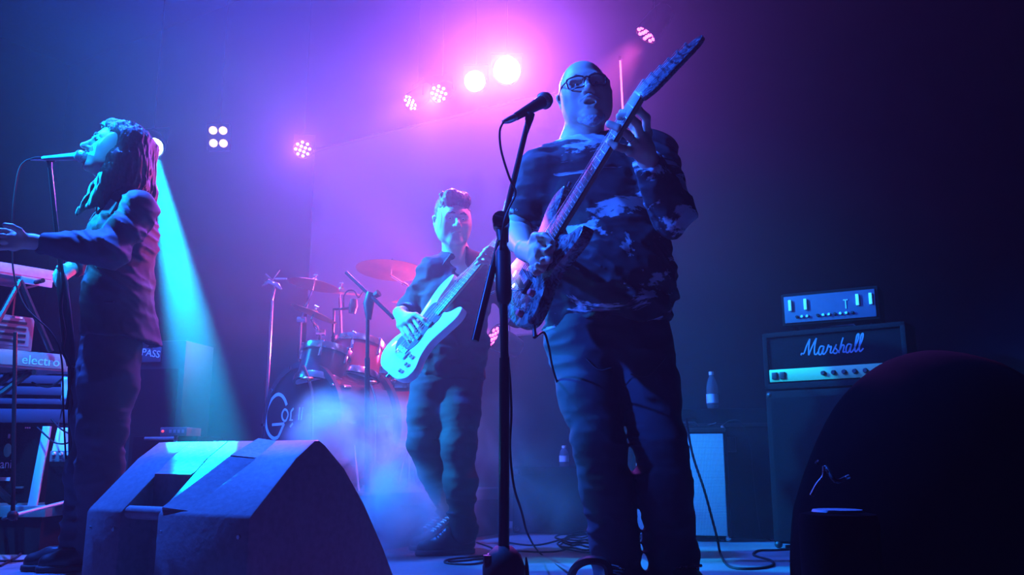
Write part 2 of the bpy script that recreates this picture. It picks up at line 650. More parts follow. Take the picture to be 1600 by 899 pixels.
# thick over the middle and back of the stage, thinning to both sides and toward the house
tc_ = nt.nodes.new('ShaderNodeTexCoord')
sp_ = nt.nodes.new('ShaderNodeSeparateXYZ')
nt.links.new(tc_.outputs['Object'], sp_.inputs[0])
def ramp_(axis, f0, f1, t0, t1):
    q = nt.nodes.new('ShaderNodeMapRange')
    q.interpolation_type = 'SMOOTHSTEP'
    for k_, v_ in (('From Min', f0), ('From Max', f1), ('To Min', t0), ('To Max', t1)):
        q.inputs[k_].default_value = v_
    nt.links.new(sp_.outputs[axis], q.inputs['Value'])
    return q.outputs['Result']
den_ = None
for r_ in (ramp_('X', -2.8, -0.3, 0.03, 1.0), ramp_('X', 0.4, 2.1, 1.0, 0.035), ramp_('Y', 2.6, 4.5, 0.06, 1.0)):
    if den_ is None:
        den_ = r_
    else:
        q = nt.nodes.new('ShaderNodeMath')
        q.operation = 'MULTIPLY'
        nt.links.new(den_, q.inputs[0])
        nt.links.new(r_, q.inputs[1])
        den_ = q.outputs[0]
q = nt.nodes.new('ShaderNodeMath')
q.operation = 'MULTIPLY'
q.inputs[1].default_value = HAZE_DENSITY * 1.25
nt.links.new(den_, q.inputs[0])
nt.links.new(q.outputs[0], vs_.inputs['Density'])
vs_.inputs['Anisotropy'].default_value = HAZE_G
vs_.inputs['Color'].default_value = (0.95, 0.95, 1, 1)
nt.links.new(vs_.outputs['Volume'], nt.nodes['Material Output'].inputs['Volume'])
haze = MB().box((-2.2, 3.4, 2.4), (14.0, 13.0, 4.96)).build('haze', hz)
tag(haze, 'thin blue and violet stage haze filling the air of the room', 'haze', kind='stuff')

# projection screen hung in front of the back wall
sm = mat('screen_cloth', (0.62, 0.62, 0.66), 0.9, noise=0.03, nscale=3)
scr = thing('projection_screen', 'large pale projection screen hanging behind the bass player', 'screen', stage(0.0, 0.06))
mb = MB()
c0 = stage(0.0, 0.06, 1.32)
mb.prism([(0, 0), (2.76, 0), (2.76, 1.76), (0, 1.76)], UB, ZV, NB, c0, 0, 0.012)
mb.build('screen_cloth', sm, scr, world=True)
for z in (1.305, 3.08):
    MB().cyl(stage(-0.02, 0.066, z), stage(2.78, 0.066, z), 0.016, 10).build('batten', sm, scr, world=True)

# low drum riser
riser_m = mat('riser_black', (0.03, 0.03, 0.034), 0.7, noise=0.3)
rz = 0.26
RC = Vector((-1.22, 5.15, 0))
riser = thing('drum_riser', 'low black riser carrying the drum kit behind the smoke', 'riser', RC)
mb = MB()
mb.prism([(-0.55, -0.75), (1.0, -0.75), (1.0, 0.75), (-0.55, 0.75)], UB, NB, ZV, RC, rz - 0.06, rz, 0.005)
mb.build('deck', riser_m, riser, world=True)
mb = MB()
mb.prism([(-0.52, -0.72), (0.97, -0.72), (0.97, 0.72), (-0.52, 0.72)], UB, NB, ZV, RC, 0.0, rz - 0.062)
mb.build('skirt', DRAPE, riser, world=True)

# ------------------------------------------------------------------ lamps
def par_light(pix, y, aim, col, label, led_s, watts, ang, nled=12, r=0.09, group=None, led=None, hang=True):
    c = P(pix[0], pix[1], y)
    d = (Vector(aim) - c).normalized()
    M = zframe(c, d)
    t = thing('par_light', label, 'stage light', M, group)
    MB().lathe([(r * 0.55, -0.20), (r * 0.8, -0.19), (r * 1.0, -0.12), (r * 1.06, -0.02), (r * 1.06, 0.012), (r * 0.98, 0.012), (r * 0.97, 0.0), (0.0, 0.0)], 28).build('housing', BLACKM, t)
    led = led or col
    m = mat('led_%02d_%02d_%02d_%d' % (int(led[0] * 20), int(led[1] * 20), int(led[2] * 20), int(led_s)), (0.8, 0.8, 0.8), 0.3, emit=led, emit_s=led_s)
    if nled == 1:
        MB().lathe([(r * 0.96, 0.0), (r * 0.9, 0.006), (r * 0.5, 0.010), (0, 0.012)], 32).build('bloom_disc', m, t)  # full-face glowing disc stands in for camera bloom over the diodes
    spots = [] if nled == 1 else ([(r * 0.33 * math.cos(2 * math.pi * k / 4 + 0.4), r * 0.33 * math.sin(2 * math.pi * k / 4 + 0.4)) for k in range(4)] + [(r * 0.76 * math.cos(2 * math.pi * k / 8), r * 0.76 * math.sin(2 * math.pi * k / 8)) for k in range(8)])
    proto = None
    for q, (x, yv) in enumerate(spots):
        if proto is None:
            proto = MB().lathe([(r * 0.165, -0.012), (r * 0.165, 0.002), (r * 0.11, 0.006), (0, 0.008)], 12).build('led', m, t)
            o = proto
        else:
            o = proto.copy()
            COL.objects.link(o)
        o.location = (x, yv, 0.004)
    # yoke up to the lighting bar
    up = M.inverted().to_3x3() @ ZV
    upn = (up - Vector((0, 0, up.z))).normalized()
    sd = upn.cross(Vector((0, 0, 1)))
    k = Vector((0, 0, -0.07))
    MB().tube([k + sd * r * 1.1, k + sd * r * 1.16, k + sd * r * 1.16 + up * 0.12, k - sd * r * 1.16 + up * 0.12, k - sd * r * 1.16, k - sd * r * 1.1], 0.0035, 6).build('yoke', BLACKM, t)
    if hang:
        MB().cyl(k + up * 0.11, k + up * (4.9 - c.z), 0.0035, 6).build('hanger', BLACKM, t)
    else:
        MB().cyl(k - up * 0.05, k - up * (c.z - 0.01), 0.016, 10).build('post', BLACKM, t)
        MB().lathe([(0.15, 0.0), (0.15, 0.012), (0.02, 0.03), (0, 0.03)], 20, Matrix.Translation(k - up * c.z) @ up.to_track_quat('Z', 'Y').to_matrix().to_4x4()).build('base', BLACKM, t)
    if watts:
        l = spot('par_beam', c + d * 0.03, Vector(aim), col, watts, ang, 0.7, r * 0.8)
        l.parent = t
        l.matrix_parent_inverse = M.inverted()
    return t
MAG = (0.50, 0.07, 1.0)
PINK = (1.0, 0.12, 0.75)
par_light((792, 110), 5.0, (0.0, 0.6, 1.15), (0.52, 0.10, 1.0), 'brightest pink par lamp, blown out white, right of the row above the screen', 40, 1100, 70, nled=1, r=0.085, led=(1.0, 0.35, 1.0))
par_light((742, 127), 5.18, (-0.45, 0.5, 0.9), (0.42, 0.08, 1.0), 'second brightest pink par lamp, blown out, just left of the brightest one', 28, 700, 64, nled=1, r=0.068, led=(1.0, 0.35, 1.0))
par_light((686, 146), 5.36, (-1.6, 1.6, 0.2), (0.40, 0.09, 1.0), 'violet led par lamp with its separate diodes visible, left of the two blown-out lamps', 6, 380, 60, r=0.062, led=(0.8, 0.3, 1.0))
par_light((642, 160), 5.5, (-3.3, 3.6, -0.2), (0.34, 0.08, 1.0), 'violet led par lamp turned far aside so its face looks a narrow oval', 5, 160, 55, r=0.062, led=(0.8, 0.25, 0.9))
par_light((473, 233), 6.4, (-0.9, 1.0, 1.0), (0.36, 0.07, 1.0), 'lone violet led par lamp at the top left corner of the screen', 7, 330, 60, r=0.07, led=(0.6, 0.2, 1.0))
par_light((1010, 53), 4.5, (-1.2, 4.5, 0.2), (1.0, 0.10, 0.45), 'pink led par lamp turned aside, above the guitar headstock', 5, 420, 44, r=0.065)

par_light((772, 527), 5.5, (-1.15, 4.92, 1.62), (1.0, 0.07, 0.42), 'pink par lamp on a post behind the microphone stand, turned toward the drums', 4, 750, 75, r=0.075, hang=False)

# warm four-cell blinder
c = P(341, 214, 6.2)
M = zframe(c, (Vector((-0.6, 0.0, 1.0)) - c))
bl = thing('blinder_light', 'warm white four-cell blinder lamp high on the left', 'stage light', M)
MB().box((0, 0, -0.05), (0.17, 0.21, 0.09), bev=0.012).build('housing', BLACKM, bl)
wm = mat('warm_lamp', (0.9, 0.85, 0.7), 0.3, emit=(1.0, 0.62, 0.28), emit_s=1.5)
wm2 = mat('warm_filament', (0.9, 0.85, 0.7), 0.3, emit=(1.0, 0.85, 0.5), emit_s=3)
for x, yv in ((-0.036, -0.048), (0.036, -0.048), (-0.036, 0.048), (0.036, 0.048)):
    l = MB().lathe([(0.031, -0.01), (0.031, 0.0), (0.022, 0.008), (0, 0.011)], 16).build('lamp', wm, bl)
    l.location = (x, yv, 0.004)
    f = MB().lathe([(0.012, 0.0), (0.008, 0.004), (0, 0.005)], 10).build('filament', wm2, l)
    f.location = (0, 0, 0.009)
Mi = M.inverted().to_3x3()
MB().cyl(Mi @ (ZV * 0.08) + Vector((0, 0, -0.05)), Mi @ (ZV * (4.9 - c.z)) + Vector((0, 0, -0.05)), 0.0035, 6).build('hanger', BLACKM, bl)
l = spot('blinder_beam', c + Vector((0, -0.05, 0)), (-0.6, 0, 1), (1.0, 0.72, 0.4), 6, 70, 0.8, 0.06)
l.parent = bl
l.matrix_parent_inverse = M.inverted()

# beam lamp behind the singer
c = P(239, 230, 6.2)
tg = P(332, 703, 2.50)
M = zframe(c, tg - c)
bm_t = thing('beam_light', 'white-hot narrow beam lamp just behind the singer\'s long hair', 'stage light', M)
MB().lathe([(0.06, -0.26), (0.09, -0.25), (0.10, -0.1), (0.085, 0.0), (0.085, 0.02), (0.075, 0.02), (0.074, 0.004), (0, 0.004)], 24).build('head', BLACKM, bm_t)
MB().lathe([(0.07, 0.005), (0.05, 0.012), (0, 0.016)], 24).build('lens', mat('beam_lens', (0.9, 0.9, 0.9), 0.2, emit=(0.45, 0.9, 1.0), emit_s=60), bm_t)
Mi = M.inverted().to_3x3()
up = Mi @ ZV
MB().tube([Vector((0.11, 0, -0.1)), Vector((0.11, 0, -0.1)) + up * 0.13, Vector((-0.11, 0, -0.1)) + up * 0.13, Vector((-0.11, 0, -0.1))], 0.006, 6).build('yoke', BLACKM, bm_t)
MB().cyl(Vector((0, 0, -0.1)) + up * 0.13, Vector((0, 0, -0.1)) + up * (4.9 - c.z), 0.005, 6).build('hanger', BLACKM, bm_t)
l = spot('beam', c + (tg - c).normalized() * 0.05, tg, (0.0, 0.50, 1.0), 170000, 2.5, 0.3, 0.03)
l.parent = bm_t
l.matrix_parent_inverse = M.inverted()

# upright pink tube lamp behind the guitarist's head
pt, pb = P(969, 95, 5.0), P(973, 172, 5.0)
tl = thing('tube_light', 'thin upright pink tube lamp between the guitarist\'s head and his headstock', 'stage light', pb)
MB().cyl(pt, pb, 0.006, 10).build('tube', mat('pink_tube', (0.9, 0.6, 0.6), 0.3, emit=(1.0, 0.16, 0.42), emit_s=2.6), tl, world=True)
MB().cyl(pt, pt + ZV * 0.03, 0.011, 10).build('cap', BLACKM, tl, world=True)
MB().cyl(pb, Vector((pb.x, pb.y, 0)), 0.011, 10).build('pole', BLACKM, tl, world=True)
MB().lathe([(0.14, 0.0), (0.14, 0.012), (0.02, 0.03), (0, 0.03)], 20, Matrix.Translation((pb.x, pb.y, 0))).build('base', BLACKM, tl, world=True)

# ------------------------------------------------------------------ the big floor monitor in front
def lerp2(p, q, t):
    return (p[0] + (q[0] - p[0]) * t, p[1] + (q[1] - p[1]) * t)
wR = Vector((-0.588, 2.0, 0))
wL = Vector((-1.098, 2.3, 0))
wu = (wR - wL).normalized()
wd = Vector((-wu.y, wu.x, 0))
WW = (wR - wL).length
wedge_m = mat('painted_wood_black', (0.24, 0.24, 0.25), 0.55, noise=0.25, nscale=60, bump=0.25, spec=0.25)
wedge = thing('floor_monitor', 'big black wedge floor monitor seen from behind at the front of the stage', 'speaker', wL)
side_prof = [(0.0, 0.0), (0.0, 0.289), (0.006, 0.299), (0.137, 0.425), (0.199, 0.468), (0.215, 0.469), (0.2375, 0.457), (0.312, 0.400), (0.395, 0.307), (0.479, 0.19), (0.535, 0.10), (0.535, 0.085), (0.50, 0.0)]
pocket = [(0.09, 0.0), (0.09, 0.385), (0.103, 0.392), (0.137, 0.425)] + side_prof[4:]
segs = [(0.0, 0.235, side_prof), (0.2352, 0.47, pocket), (0.4702, 1.0, side_prof)]
mb = MB()
for f0, f1, prof in segs:
    mb.prism(prof, wd, ZV, wu, wL, f0 * WW, f1 * WW, 0.006 if prof is side_prof else 0.0)
mb.build('cabinet', wedge_m, wedge, world=True)
s0, s1 = (0.006, 0.299), (0.137, 0.425)
sn = Vector((-(s1[1] - s0[1]), s1[0] - s0[0])).normalized()
def on_slope(f, v, lift=0.0):
    q = lerp2(s0, s1, v)
    return wL + wu * (f * WW) + wd * (q[0] + sn.x * lift) + ZV * (q[1] + sn.y * lift)
# handle lip at the bottom of the pocket, and the raised cheek beside it
mb = MB()
mb.tube([on_slope(0.235, 0.05, -0.02), on_slope(0.47, 0.05, -0.02)], 0.017, 12)
mb.build('handle', wedge_m, wedge, world=True)
mb = MB()
quad = [(0.475, 0.02), (0.66, 0.02), (0.80, 0.98), (0.61, 0.98)]
lo = [on_slope(f, v, -0.004) for f, v in quad]
hi = [on_slope(f + (0.015 if i in (0, 3) else -0.03), v, (0.009 if i in (0, 3) else 0.0008)) for i, (f, v) in enumerate(quad)]
mb.add(lo + hi, [(0, 3, 2, 1), (4, 5, 6, 7)] + [(i, (i + 1) % 4, (i + 1) % 4 + 4, i + 4) for i in range(4)])
t0, t1 = (0.137, 0.425), (0.199, 0.468)
tn = Vector((-(t1[1] - t0[1]), t1[0] - t0[0])).normalized()
def on_top(f, v, lift):
    q = lerp2(t0, t1, v)
    return wL + wu * (f * WW) + wd * (q[0] + tn.x * lift) + ZV * (q[1] + tn.y * lift)
lo = [on_top(0.61, 0, -0.004), on_top(0.80, 0, -0.004), on_top(0.80, 1, -0.004), on_top(0.66, 1, -0.004)]
hi = [on_top(0.625, 0, 0.009), on_top(0.77, 0, 0.001), on_top(0.77, 1, 0.001), on_top(0.675, 1, 0.009)]
mb.add(lo + hi, [(0, 3, 2, 1), (4, 5, 6, 7)] + [(i, (i + 1) % 4, (i + 1) % 4 + 4, i + 4) for i in range(4)])
mb.build('cheek', wedge_m, wedge, world=True)
# grille on the sloping front, screws
mb = MB()
gp = [(0.2375, 0.459), (0.312, 0.402), (0.395, 0.309), (0.479, 0.192), (0.533, 0.105)]
gq = [(x + 0.006, z + 0.005) for x, z in gp]
mb.prism(gp + gq[::-1], wd, ZV, wu, wL, 0.03, WW - 0.03)
mb.build('grille', mat('black_grille', (0.03, 0.03, 0.03), 0.5, 0.5, noise=0.2), wedge, world=True)
for f, z in ((0.04, 0.25), (0.2, 0.25), (0.5, 0.25), (0.95, 0.25), (0.95, 0.06), (0.5, 0.06)):
    p = wL + wu * f * WW + ZV * z
    MB().cyl(p - wd * 0.004, p + wd * 0.001, 0.005, 8).build('screw', STEEL, wedge, world=True)

# ------------------------------------------------------------------ microphone stand in front of the guitarist
def mic(t, pts, m_body, m_ball, r=0.017, rb=0.026):
    """handle tapering from the cable end pts[0] to the ball pts[1]"""
    a, b = Vector(pts[0]), Vector(pts[1])
    d = (b - a).normalized()
    L = (b - a).length
    MB().tube([a, a + d * 0.012, a + d * L * 0.2, a + d * (L - rb * 1.6), a + d * (L - rb * 0.6)], [r * 0.55, r * 0.75, r * 0.8, r * 1.15, r * 1.3], 18).build('handle', m_body, t, world=True)
    M = zframe(b, d)
    g = MB().lathe([(rb * 0.8, -rb * 0.75), (rb, -rb * 0.2), (rb, rb * 0.1), (rb * 0.9, rb * 0.5), (rb * 0.55, rb * 0.88), (0, rb)], 22, M).build('grille', m_ball, t, world=True)
    MB().lathe([(rb * 0.98, -rb * 0.28), (rb * 1.06, -rb * 0.22), (rb * 1.06, rb * 0.02), (rb * 0.98, rb * 0.08)], 22, M).build('grille_band', m_body, g, world=True)
def weave(name, col, rough, metal, scale):
    m = mat(name, col, rough, metal)
    nt = m.node_tree
    tc = nt.nodes.new('ShaderNodeTexCoord')
    ck = nt.nodes.new('ShaderNodeTexChecker')
    ck.inputs['Scale'].default_value = scale
    ck.inputs['Color1'].default_value = (*col, 1)
    ck.inputs['Color2'].default_value = (*[c * 0.35 for c in col], 1)
    nt.links.new(tc.outputs['Object'], ck.inputs['Vector'])
    nt.links.new(ck.outputs['Color'], nt.nodes['Principled BSDF'].inputs['Base Color'])
    return m
MESHG = weave('mic_mesh', (0.35, 0.35, 0.37), 0.4, 0.8, 420)
YS = 2.33
base = PZ(789, 975, 0)
base.y = YS
base.x = P(789, 900, YS).x
ms = thing('microphone_stand', 'tall black microphone stand in front of the guitarist', 'microphone stand', Vector((base.x, YS, 0)))
hub = P(787, 888, YS)
top_pole = P(786, 372, YS)
pole_dir = (top_pole - hub).normalized()
MB().cyl(hub, P(788, 560, YS), 0.0145, 16).build('pole', BLACKM, ms, world=True)
MB().cyl(P(788, 562, YS), top_pole, 0.0115, 14).build('pole', BLACKM, ms, world=True)
MB().tube([P(788, 476, YS), P(788, 470, YS), P(787, 455, YS), P(786, 395, YS), P(786, 385, YS)], [0.012, 0.02, 0.0225, 0.0215, 0.013], 16).build('clutch', BLACKP, ms, world=True)
MB().lathe([(0.0, 0.062), (0.022, 0.058), (0.044, 0.038), (0.055, 0.008), (0.054, -0.02), (0.046, -0.045), (0, -0.05)], 26, Matrix.Translation(hub - ZV * 0.004)).build('hub', RUBBER, ms, world=True)
cl = MB().tube([P(800, 871, YS), P(762, 874, YS - 0.01)], [0.02, 0.014], 12).build('leg_clamp', BLACKP, ms, world=True)
MB().cyl(P(763, 868, YS - 0.02), P(763, 880, YS - 0.02), 0.014, 10).build('knob', BLACKP, cl, world=True)
for ang in (100, 215, 335):
    a = math.radians(ang)
    d = Vector((math.cos(a), math.sin(a), 0))
    lg = MB().tube([hub - ZV * 0.03 + d * 0.03, Vector((hub.x, hub.y, 0.012)) + d * 0.30], 0.009, 10).build('leg', BLACKM, ms, world=True)
    MB().cyl(Vector((hub.x, hub.y, 0.012)) + d * 0.28, Vector((hub.x, hub.y, 0.012)) + d * 0.315, 0.012, 10).build('rubber_foot', RUBBER, lg, world=True)
boom_lo, boom_hi = P(742, 533, YS - 0.02), P(826, 186, YS + 0.09)
MB().cyl(P(745, 520, YS - 0.018), boom_hi, 0.0085, 14).build('boom', mat('boom_black', (0.03, 0.03, 0.032), 0.25, 0.6), ms, world=True)
MB().cyl(boom_lo, P(770, 417, YS - 0.0), 0.0112, 14).build('boom', mat('boom_black', (0.03, 0.03, 0.032), 0.25, 0.6), ms, world=True)
piv = P(783, 350, YS + 0.02)
tk = MB().cyl(piv - Vector((0.0, 0.05, 0)), piv + Vector((0, 0.02, 0)), 0.024, 16).build('boom_joint', BLACKP, ms, world=True)
MB().tube([P(772, 345, YS - 0.03), P(786, 346, YS - 0.03)], [0.017, 0.012], 12).build('wing_nut', BLACKP, tk, world=True)
MB().cyl(P(792, 345, YS - 0.045), P(792, 345, YS - 0.055), 0.008, 10).build('screw', CHROME, tk, world=True)
MB().tube([P(786, 378, YS), P(784, 350, YS + 0.01)], [0.016, 0.02], 14).build('boom_post', BLACKP, ms, world=True)
# clip
MB().tube([boom_hi, P(824, 205, YS + 0.085), P(827, 186, YS + 0.09), P(828, 178, YS + 0.09)], [0.012, 0.014, 0.013, 0.015], 12).build('mic_clip', BLACKP, ms, world=True)
gm = thing('microphone', 'dark ball-headed vocal microphone aimed at the guitarist\'s mouth', 'microphone', P(828, 176, YS + 0.09))
mic(gm, [P(803, 184, YS + 0.06), P(851, 157, YS + 0.16)], mat('mic_body', (0.035, 0.035, 0.04), 0.4, 0.4), MESHG, 0.016, 0.0255)
MB().tube([P(804, 183.5, YS + 0.06), P(795, 188, YS + 0.04), P(786, 191, YS + 0.03)], [0.011, 0.010, 0.0055], 12).build('connector', STEEL, gm, world=True)

def cable(name, pts, r, label, m=RUBBER, cat='cable', group=None, sub=6):
    pts = smooth_pts(pts, sub)
    o = MB().tube(pts, r, 6).build(name, m)
    rebase(o, pts[0])
    return tag(o, label, cat, group)
cable('microphone_cable', [P(787, 190, YS + 0.03), P(781, 205, YS + 0.02), P(783, 235, YS + 0.02), P(795, 275, YS + 0.03), P(803, 292, YS + 0.045), P(805, 305, YS + 0.04), P(797, 322, YS + 0.0), P(788, 345, YS - 0.055), P(783, 380, YS - 0.03), P(780, 430, YS + 0.03), P(783, 500, YS + 0.03), P(794, 560, YS + 0.02), P(799, 640, YS + 0.02), P(797, 700, YS + 0.03), P(803, 760, YS + 0.05), P(815, 800, YS + 0.3), P(826, 838, YS + 0.6), PZ(845, 866, 0.006), PZ(890, 897, 0.006)], 0.0034, 'black microphone cable hanging down the stand in front of the guitarist')
st = P(822, 885, 2.33)
so = MB().tube([P(824, 905, 2.33), P(823, 885, 2.33), P(822, 871, 2.33)], [0.006, 0.005, 0.002], 8).build('leg_strap', RUBBER, ms, world=True)

# floor cables
FCABLE = 'cables lying on the stage floor'
def fl(pts, r=0.0045):
    return [PZ(x, y, r) for x, y in pts]
cable('floor_cable', fl([(700, 878), (730, 876), (775, 870), (800, 862), (850, 863), (880, 860), (905, 850), (950, 846), (1000, 844)]), 0.0045, 'black cable running behind the microphone stand hub toward the coil', group=FCABLE)
cable('floor_cable', fl([(745, 848), (770, 858), (760, 868), (705, 874), (697, 880), (735, 882), (760, 878)]), 0.0045, 'black cable looping by the bass player\'s boot', group=FCABLE)
coil = []
for k in range(60):
    a = 2 * math.pi * k / 14
    coil.append((912 + (36 + 4 * math.sin(k * 1.7)) * math.cos(a) + 5 * math.sin(k * 0.6), 855 + (9 + 2.0 * math.sin(k * 2.3)) * math.sin(a)))
cable('floor_cable', [p + ZV * (0.0009 * i) for i, p in enumerate(fl(coil))], 0.0045, 'loosely coiled black cable beside the guitarist\'s foot', group=FCABLE, sub=3)
cable('floor_cable', fl([(790, 848), (840, 852), (900, 838), (960, 833), (1010, 852), (1040, 856)]), 0.0045, 'black cable crossing behind the guitarist\'s feet', group=FCABLE)
cable('floor_cable', [P(890, 906, 2.9), P(900, 886, 2.75), P(920, 876, 2.7), P(945, 880, 2.7), P(952, 900, 2.7), P(950, 920, 2.7)], 0.013, 'thick black cable arching up in front of the guitarist\'s shoe')
cable('floor_cable', [P(1072, 655, 4.05), P(1082, 710, 4.0), P(1100, 765, 3.95), P(1115, 820, 3.95), P(1122, 848, 3.95)] + fl([(1126, 866), (1140, 886), (1180, 889), (1206, 884), (1204, 876), (1178, 868), (1185, 861), (1215, 860), (1255, 858)]), 0.0055, 'black cable hanging across the bright amplifier grille and trailing on the floor')
cable('floor_cable', fl([(0, 877), (40, 876), (62, 866), (60, 854), (40, 846), (0, 843)]), 0.0055, 'black cable curling on the floor at the far left', group=FCABLE)
cable('floor_cable', fl([(0, 885), (30, 868), (40, 848), (47, 830)]), 0.0055, 'thin black cable crossing the curl at the far left', group=FCABLE)

# ------------------------------------------------------------------ guitars
def marble(name, c1, c2, scale, rough=0.25):
    m = mat(name, c1, rough, coat=0.6)
    nt = m.node_tree
    tc = nt.nodes.new('ShaderNodeTexCoord')
    n = nt.nodes.new('ShaderNodeTexNoise')
    n.inputs['Scale'].default_value, n.inputs['Detail'].default_value, n.inputs['Distortion'].default_value = scale, 5, 2.2
    r = nt.nodes.new('ShaderNodeValToRGB')
    r.color_ramp.elements[0].position, r.color_ramp.elements[0].color = 0.42, (*c1, 1)
    r.color_ramp.elements[1].position, r.color_ramp.elements[1].color = 0.6, (*c2, 1)
    nt.links.new(tc.outputs['Object'], n.inputs['Vector'])
    nt.links.new(n.outputs['Fac'], r.inputs['Fac'])
    nt.links.new(r.outputs['Color'], nt.nodes['Principled BSDF'].inputs['Base Color'])
    return m
def inst_frame(b, n, tilt):
    b, n = Vector(b), Vector(n)
    x = (n - b).normalized()
    cam_dir = Vector((0, 0, CAM_Z)) - (b + n) / 2
    z0 = (cam_dir - x * cam_dir.dot(x)).normalized()
    y0 = z0.cross(x)
    z = z0 * math.cos(tilt) + y0 * math.sin(tilt)
    return frame(b, x, z=z)
EX, EY, EZ = Vector((1, 0, 0)), Vector((0, 1, 0)), Vector((0, 0, 1))
def instrument(name, label, M, outline, body_m, thick, nut, n_str, neck_w, head, tuners, tuner_z, frets, pups, knobs, neck_m, board_m, head_m, guard=None, str_r=0.0007, head_tilt=0.0, pup_m=None, knob_m=None):
    t = thing(name, label, 'guitar', M)
    out = smooth_pts([(x, y, 0) for x, y in outline], 4, True)
    mb = MB()
    mb.prism([(p.x, p.y) for p in out], EX, EY, EZ, (0, 0, 0), -thick, 0, 0.008)
    body = mb.build('body', body_m, t)
    if guard:
        gp = smooth_pts([(x, y, 0) for x, y in guard[0]], 4, True)
        MB().prism([(p.x, p.y) for p in gp], EX, EY, EZ, (0, 0, 0), -0.001, 0.0025).build('pickguard', guard[1], t)
    # neck: a half-round section tapering from the body to the nut
    x0 = frets[0]
    rings, n = [], 10
    mb = MB()
    vs, fs = [], []
    for x in (x0, (x0 + nut) / 2, nut):
        f = (x - x0) / (nut - x0)
        w = neck_w[0] + (neck_w[1] - neck_w[0]) * f
        for k in range(n + 1):
            a = math.pi * k / n
            vs.append((x, w / 2 * math.cos(a), 0.004 - 0.02 * math.sin(a)))
    m_ = n + 1
    for i in range(2):
        for k in range(n):
            fs.append((i * m_ + k, i * m_ + k + 1, (i + 1) * m_ + k + 1, (i + 1) * m_ + k))
        fs.append((i * m_ + n, i * m_, (i + 1) * m_, (i + 1) * m_ + n))
    fs += [tuple(range(m_)), tuple(range(2 * m_, 3 * m_))]
    mb.add(vs, fs)
    mb.build('neck', neck_m, t)
    w0, w1 = neck_w
    mb = MB()
    mb.prism([(x0 - 0.03, -w0 / 2), (nut, -w1 / 2), (nut, w1 / 2), (x0 - 0.03, w0 / 2)], EX, EY, EZ, (0, 0, 0), 0.003, 0.009, 0.001)
    fb = mb.build('fretboard', board_m, t)
    mb = MB()
    L = nut
    for k in range(1, frets[1] + 1):
        x = L - L * (1 - 2 ** (-k / 12))
        if x < x0 - 0.025:
            break
        w = w1 + (w0 - w1) * (L - x) / (L - x0)
        mb.box((x, 0, 0.0095), (0.002, w - 0.002, 0.0016))
    mb.build('fretwork', STEEL, fb)
    for k in (3, 5, 7, 9, 12, 15, 17):
        x = L * 2 ** (-(k - 0.5) / 12)
        if x > x0:
            MB().cyl((x, 0, 0.0088), (x, 0, 0.0093), 0.0035, 10).build('inlay', WHITEP, fb)
    MB().box((nut + 0.002, 0, 0.008), (0.005, w1, 0.008)).build('nut', WHITEP, t)
    hm = Matrix.Translation((nut, 0, 0)) @ Matrix.Rotation(head_tilt, 4, 'Y')
    hp = smooth_pts([(x - nut, y, 0) for x, y in head], 3, True)
    mb = MB()
    mb.prism([(p.x, p.y) for p in hp], EX, EY, EZ, (0, 0, 0), -0.010, 0.004, 0.002)
    mb.v = [tuple(hm @ Vector(v)) for v in mb.v]
    hd = mb.build('headstock', head_m, t)
    ends = []
    for x, y, sd in tuners:
        p = hm @ Vector((x - nut, y, 0.004))
        q = hm @ Vector((x - nut, y, 0.018))
        MB().cyl(p, q, 0.004, 10).build('tuning_post', CHROME, hd)
        a = hm @ Vector((x - nut, y + sd * 0.014, -0.012))
        b2 = hm @ Vector((x - nut, y + sd * 0.034, -0.012))
        mb = MB()
        mb.cyl(a, b2, 0.0035, 8)
        mb.sphere((0, 0, 0), 0.010, 10, Matrix.Translation(b2 + Vector((0, sd * 0.006, 0))), (0.95, 0.75, 0.5))
        mb.build('tuning_peg', tuner_z, hd)
        ends.append(q)
    for px_, pw, pl, pm, ang in pups:
        Mp = Matrix.Translation((px_, 0, 0.004)) @ Matrix.Rotation(ang, 4, 'Z')
        pk = MB().box((0, 0, 0), (pl, pw, 0.014), Mp, 0.002).build('pickup', pm, t)
        mb = MB()
        for k in range(n_str):
            y = (k - (n_str - 1) / 2) * pw * 0.74 / (n_str - 1)
            for dx in (-pl / 4, pl / 4):
                mb.cyl(Mp @ Vector((dx, y, 0.006)), Mp @ Vector((dx, y, 0.009)), 0.0025, 6)
        mb.build('pole_pieces', STEEL, pk)
    bw = neck_w[0] * 1.45
    br = MB().box((-0.012, 0, 0.006), (0.045, bw, 0.012), bev=0.002).build('bridge', BLACKM if n_str == 6 else CHROME, t)
    for k in range(n_str):
        y = (k - (n_str - 1) / 2) * bw * 0.72 / (n_str - 1)
        MB().box((0.002, y, 0.014), (0.022, bw * 0.72 / (n_str - 1) * 0.78, 0.007), bev=0.001).build('saddle', STEEL, br)
        y1 = (k - (n_str - 1) / 2) * neck_w[1] * 0.8 / (n_str - 1)
        MB().tube([(-0.01, y, 0.014), (0.0, y, 0.0185), (nut, y1, 0.013), ends[k]], str_r * (1.5 - 0.9 * (n_str - 1 - k) / (n_str - 1)) if n_str == 6 else str_r * (0.7 + 0.6 * k / 3), 5).build('string', STEEL, t)
    for x, y in knobs:
        MB().lathe([(0.011, 0.0), (0.0115, 0.002), (0.0095, 0.016), (0.007, 0.018), (0, 0.018)], 16, Matrix.Translation((x, y, 0.0))).build('knob', knob_m, t)
    return t

